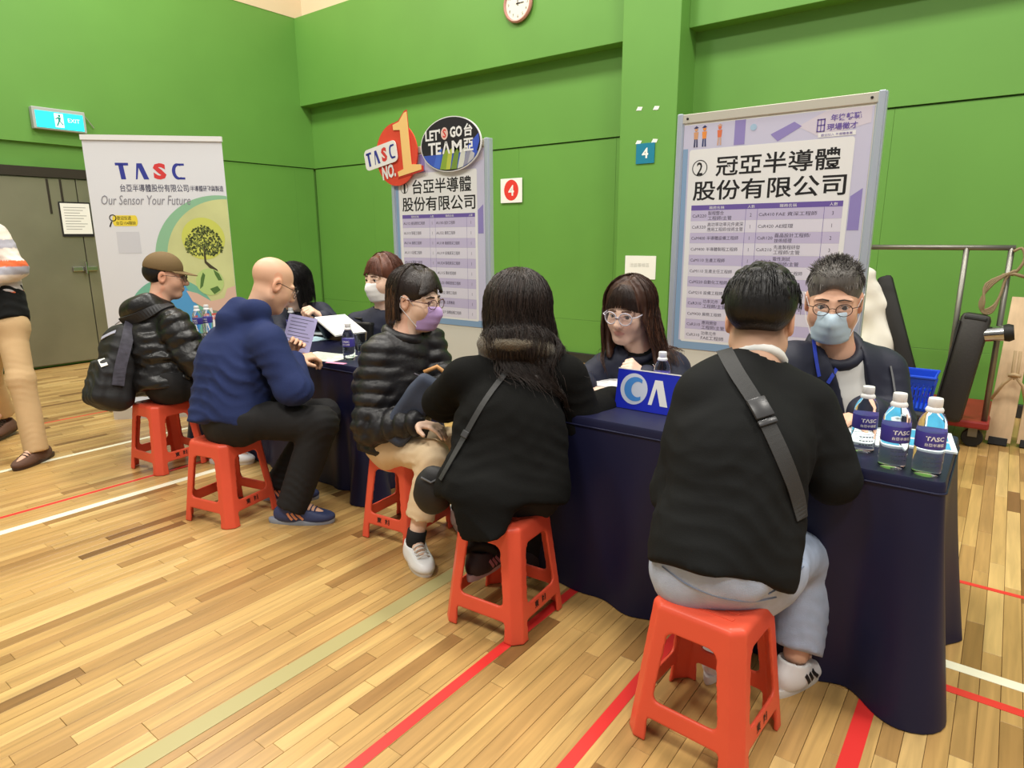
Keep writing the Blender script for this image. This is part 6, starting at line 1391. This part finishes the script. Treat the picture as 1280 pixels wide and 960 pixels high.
fH.body(handkw=[dict(side='R', d=CR*.9-CF*.2+A3(0, 0, -.02), n=(0, 0, -1), curl=(.15, .2, .15)), dict(side='L', d=-CR*.55+A3(0, 0, .45)-CF*.2, n=-CR*.5-A3(0, 0, .5)+CF*.6, curl=(1.0, 1.0, .7))])
fH.upper('shirt', SWEAT, sleeve=(.05, .05, .04), wid=(.138, .132, .142), dep=.72, hem=.05, fold=(24, .004), neck_r=.060, seed=71, sleeves='', shr=.05)
def openh(S):
    d = fH.fw; a = fH.J['neck']+d*.10+fH.up*.02; b = fH.J['chest']+d*.16-fH.up*.10; S.seg(a, b, .052, .040, .01, 's', flat=(d, 2.2))
jh = fH.upper('work_jacket', JACK, sleeve=(.076, .072, .054), wid=(.160, .152, .162), dep=.74, hem=.06, fold=(24, .008), neck_r=.07, seed=72, shr=.066, extra=openh)
fH.lower('trousers', PANTS, thigh=.085, knee=.07, cuff=.06, top=.0)
for q in 'RL': fH.shoe(q, DSOLE, DSOLE, L=.24)
yoke(fH, 'jacket_collar', JACK, .076, .018, .0, .5)
fH.eyes((-16, 4)); fH.brows(mat('brow_brown', (92, 66, 54), .8), .0026); fH.glasses(CLEARF, r=.0265, ry=.0245, th=.0026)
ht_ = bvh([jh]+[o for o in fH.root.children if o.name.startswith('shirt')])
S = SDF(fH.J['head']-A3(.30, .30, .46), fH.J['head']+A3(.3, .3, .18), .006); B_ = fH.hb(); h = fH.hs
S.ell(fH.H(0, -.016, .042), (.082*h, .103*h, .089*h), B_, .02); cut_hair(fH, S)
for i in range(40):
    az = 70+220*i/39; p = fH.hair_path(az, 15, .38+.07*RN.rand(), rad=1.03, wave=.34, seed=i+90, flow=(CR*.45 if az > 200 else CR*.02)-CF*.30); clump(S, repel(p, ht_, .012), .018, .009, .010)
bp_ = []
def bang(F, a, top, e): return [F.H(.0, .02, top)]+[F.H(.078*math.sin(a)*t**.8, .02+(.074*math.cos(a*.85)+e)*t**.6, top-(.088+.024*abs(math.sin(a))**2)*t**2.0) for t in (.3, .55, .8, 1.0)]
for i in range(15):
    clump(S, bang(fH, math.radians(-66+132*i/14), .126, 0), .0095, .0028, .004)
fH.strands([[jit(x, .0015) for x in bang(fH, math.radians(RN.uniform(-68, 68)), .132, .008)] for i in range(170)], hairmat('dark_umber', (44, 29, 23)), .0014, .0006)
S.build('hair', HBRN, fH.root)
pth = [[jit(x, .002) for x in repel(fH.hair_path(a_, RN.uniform(4, 40), .34+.12*RN.rand(), rad=1.24+.07*RN.rand(), wave=.4, seed=i, flow=(CR*.45 if a_ > 200 else CR*.02)-CF*.30), ht_, .016)] for i, a_ in enumerate(68+224*RN.rand(1200))]
fH.strands(pth[:600], HBRN, .0015, .0006); fH.strands([p[len(p)//3:] for p in pth[600:900]], hairmat('dark_umber', (44, 29, 23)), .0014, .0006); fH.strands([p[len(p)//2:] for p in pth[900:]], hairmat('chestnut_hair', (104, 66, 44)), .0015, .0006)
tree = bvh([jh] + [o for o in fH.root.children if o.name.startswith('shirt')]); h1 = surf(tree, 818, 459); 
if h1 is not None:
    p_, n_ = h1; rr_ = nrm(np.cross(A3(0, 0, 1), n_)); fr = frame(p_+n_*.004-fH.off(), rr_, np.cross(n_, rr_)); m_ = MB(); MB().flat(circle(-.02, 0, .011, n=20), fr, .001).build('chest_logo_dot', mat('logo_rose', (226, 170, 160), .5), fH.root); write(m_, 'C', fr, .0, -.010, w=.022, h=.020, bold=.06, t=.001); m_.build('chest_logo', PAPW, fH.root)
# ------------------------------------------------------------------ dark-haired woman leaning behind the bald man
J = dict(pel=dp(376, 446, 4.62), chest=dp(378, 418, 4.50), neck=dp(374, 388, 4.40), head=dp(366, 360, 4.30), shR=dp(352, 398, 4.46), shL=dp(404, 394, 4.44), elR=dp(350, 425, 4.30), wrR=dp(372, 425, 4.05), elL=dp(420, 416, 4.28), wrL=dp(404, 398, 4.00),
    hipR=dp(366, 448, 4.6), hipL=dp(386, 448, 4.6), knR=dp(362, 462, 4.25), knL=dp(390, 462, 4.25), anR=dp(362, 515, 4.3), anL=dp(390, 515, 4.3))
J['toeR'] = J['anR']-CF*.2; J['toeL'] = J['anL']-CF*.2
fD = Fig('dark-haired woman in navy jacket gesturing behind the bald man', J, -CF*.75-CR*.45+A3(0, 0, -.35), hs=1.10, sk=(234, 194, 168), sc=1.0)
fD.body(handkw=[dict(side='L', d=-CR*.25+A3(0, 0, .30)-CF*.3, n=-CF*.4-CR*.6, thumb=A3(0, 0, 1)+CR*.6, curl=(1.0, 1.0, .6), sc=1.15), dict(side='R', d=-CF, n=(0, 0, -1))])
fD.upper('work_jacket', JACK, sleeve=(.080, .076, .056), wid=(.165, .158, .168), dep=.74, hem=.06, fold=(24, .008), neck_r=.066, seed=82, shr=.068)
fD.lower('trousers', PANTS, thigh=.085, knee=.07, cuff=.06, top=.0)
fD.eyes(); fD.brows(BROW)
S = SDF(fD.J['head']-A3(.24, .24, .34), fD.J['head']+.18, .0062); B_ = fD.hb(); h = fD.hs
S.ell(fD.H(0, -.016, .042), (.084*h, .104*h, .090*h), B_, .02); cut_hair(fD, S)
for i in range(34):
    az = 70+220*i/33; p = fD.hair_path(az, 15, .28+.04*RN.rand(), rad=1.0, wave=.10, seed=i+130, flow=CR*.12); clump(S, p, .020, .011, .012)
S.build('hair', HBLK, fD.root)
fD.strands([[jit(x, .002) for x in fD.hair_path(70+220*RN.rand(), RN.uniform(4, 40), .26+.06*RN.rand(), rad=1.24+.05*RN.rand(), wave=.15, seed=i, flow=CR*.12)] for i in range(420)], HBLK, .0017, .0008)
# ------------------------------------------------------------------ woman with the white mask at the far end of the left table
J = dict(pel=dp(482, 456, 4.15), chest=dp(480, 428, 4.08), neck=dp(481, 386, 4.02), head=dp(478, 349, 3.97), shR=dp(446, 405, 4.06), shL=dp(508, 405, 4.06), elR=dp(440, 440, 4.0), wrR=dp(455, 440, 3.84), elL=dp(516, 442, 4.0), wrL=dp(495, 440, 3.86),
    hipR=dp(470, 458, 4.12), hipL=dp(494, 458, 4.12), knR=dp(466, 480, 3.8), knL=dp(494, 480, 3.8), anR=dp(466, 545, 3.85), anL=dp(494, 545, 3.85))
J['toeR'] = J['anR']-CF*.2; J['toeL'] = J['anL']-CF*.2
fE = Fig('woman with white mask and reddish brown hair at the far table end', J, -CF*.80-CR*.58+A3(0, 0, -.05), hs=1.08, sk=(236, 200, 176), sc=.97)
fE.body(handkw=[dict(side='L', d=-CF, n=(0, 0, -1)), dict(side='R', d=-CF, n=(0, 0, -1))])
fE.upper('work_jacket', JACK, sleeve=(.074, .070, .054), wid=(.158, .150, .160), dep=.74, hem=.06, fold=(24, .008), neck_r=.066, seed=92, shr=.066)
fE.lower('trousers', PANTS, thigh=.085, knee=.07, cuff=.06, top=.0)
fE.eyes(); fE.brows(mat('brow_brown', (92, 66, 54), .8)); fE.mask(mat('white_mask', (236, 234, 230), .7))
S = SDF(fE.J['head']-A3(.24, .24, .34), fE.J['head']+.18, .0062); B_ = fE.hb(); h = fE.hs
S.ell(fE.H(0, -.016, .042), (.082*h, .103*h, .089*h), B_, .02); cut_hair(fE, S)
for i in range(30):
    az = 82+196*i/29; p = fE.hair_path(az, 15, .30+.04*RN.rand(), rad=1.0, wave=.12, seed=i+170, flow=-CF*.1); clump(S, p, .019, .011, .012)
for i in range(20):
    a = math.radians(-64+128*i/19); p = [fE.H(.0, .02, .126)]+[fE.H(.078*math.sin(a)*t**.8, .02+(.074*math.cos(a*.85))*t**.6, .126-(.080+.030*abs(math.sin(a))**2)*t**2.0) for t in (.3, .55, .8, 1.0)]; clump(S, p, .0085, .0035, .004)
S.build('hair', HRED, fE.root)
fE.strands([[jit(x, .002) for x in fE.hair_path(82+196*RN.rand(), RN.uniform(4, 40), .28+.07*RN.rand(), rad=1.22+.06*RN.rand(), wave=.2, seed=i, flow=-CF*.1)] for i in range(420)], HRED, .0017, .0008)
fE.strands([[jit(x, .0015) for x in bang(fE, math.radians(RN.uniform(-68, 68)), .132, .008)] for i in range(120)], HRED, .0014, .0006)
# ------------------------------------------------------------------ walking man cut by the left edge
J = dict(pel=dp(0, 400, 4.05), chest=dp(-14, 335, 4.05), neck=dp(-36, 268, 4.05), head=dp(-52, 228, 4.05), shL=dp(-8, 294, 3.98), shR=dp(-62, 295, 4.12), elL=dp(18, 334, 3.98), wrL=dp(-18, 352, 3.86), elR=dp(-54, 345, 4.12), wrR=dp(-60, 395, 4.05),
    hipL=dp(12, 408, 4.02), hipR=dp(-10, 408, 4.10), knL=dp(26, 474, 3.98), knR=dp(-14, 470, 4.3), anL=dp(42, 540, 3.98), anR=dp(3, 512, 4.5))
J['toeL'] = J['anL']+A3(.16, -.17, 0)-CR*.05; J['toeR'] = J['anR']+A3(.16, -.17, 0); J['anL'][2] = .10; J['liftR'] = A3(0, 0, .03)
fA = Fig('walking man with striped sweater and khaki trousers at the left edge', {k: v for k, v in J.items() if not k.startswith('lift')}, nrm(A3(.16, -.17, 0))-CR*.6, hs=1.04, sk=(222, 176, 148), sc=1.0)
fA.J['liftR'] = A3(0, 0, .02)
fA.body(handkw=[dict(side='L', d=-CR, n=(0, 0, -1)), dict(side='R', d=A3(0, 0, -1), n=-CR)])
def stripes(V):
    z = V[:, 2]; C = np.tile(rgb((206, 196, 188)), (len(V), 1)); ph = ((z-.98)/.062)
    bands = [((.98, 1.03), (214, 100, 52)), ((1.03, 1.085), (190, 184, 186)), ((1.085, 1.13), (232, 218, 206)), ((1.13, 1.18), (168, 166, 176)), ((1.18, 1.215), (214, 100, 52)), ((1.215, 1.29), (228, 216, 204)), ((1.29, 1.34), (170, 168, 178)), ((1.34, 1.40), (226, 214, 200))]
    for (a, b), c in bands: C[(z >= a) & (z < b)] = rgb(c)
    return C
STR = mat('striped_knit', (210, 200, 190), .85, attr='tint', bump=(240, .3))
ob = fA.upper('sweater', STR, sleeve=(.072, .066, .050), wid=(.165, .160, .172), dep=.72, hem=-.02, fold=(22, .007), neck_r=.066, seed=101, shr=.068)
co = np.empty(len(ob.data.vertices)*3, np.float32); ob.data.vertices.foreach_get('co', co); cc = np.ones((len(co)//3, 4), np.float32); cc[:, :3] = stripes(co.reshape(-1, 3)+fA.off()); a_ = ob.data.color_attributes.new('tint', 'FLOAT_COLOR', 'POINT'); a_.data.foreach_set('color', cc.ravel())
fA.upper('vest_hem', SWEAT, sleeve=(.05, .05, .05), wid=(.176, .170, .12), dep=.74, hem=.03, fold=(22, .004), seed=103, sleeves='', shr=.02, extra=lambda S: S.plane(fA.J['pel']+fA.up*.22, fA.up))
fA.lower('trousers', KHAKI, thigh=.086, knee=.068, cuff=.066, hem=-.035, waist=.150, top=.10, crease=.4)
BRS = mat('brown_suede', (98, 70, 56), .8, bump=(200, .3))
for q in 'LR': fA.shoe(q, BRS, mat('brown_sole', (58, 38, 32), .5), L=.30, lace=mat('brown_lace', (50, 36, 30), .7))
S = SDF(fA.J['head']-.17, fA.J['head']+.17, .007); S.ell(fA.H(0, -.016, .042), (.082*1.04, .103*1.04, .089*1.04), fA.hb(), .02); cut_hair(fA, S); S.plane(fA.H(0, -.05, -.045), -fA.hu, .01); S.build('hair', HBLK, fA.root)
fA.eyes(); fA.brows(BROW)
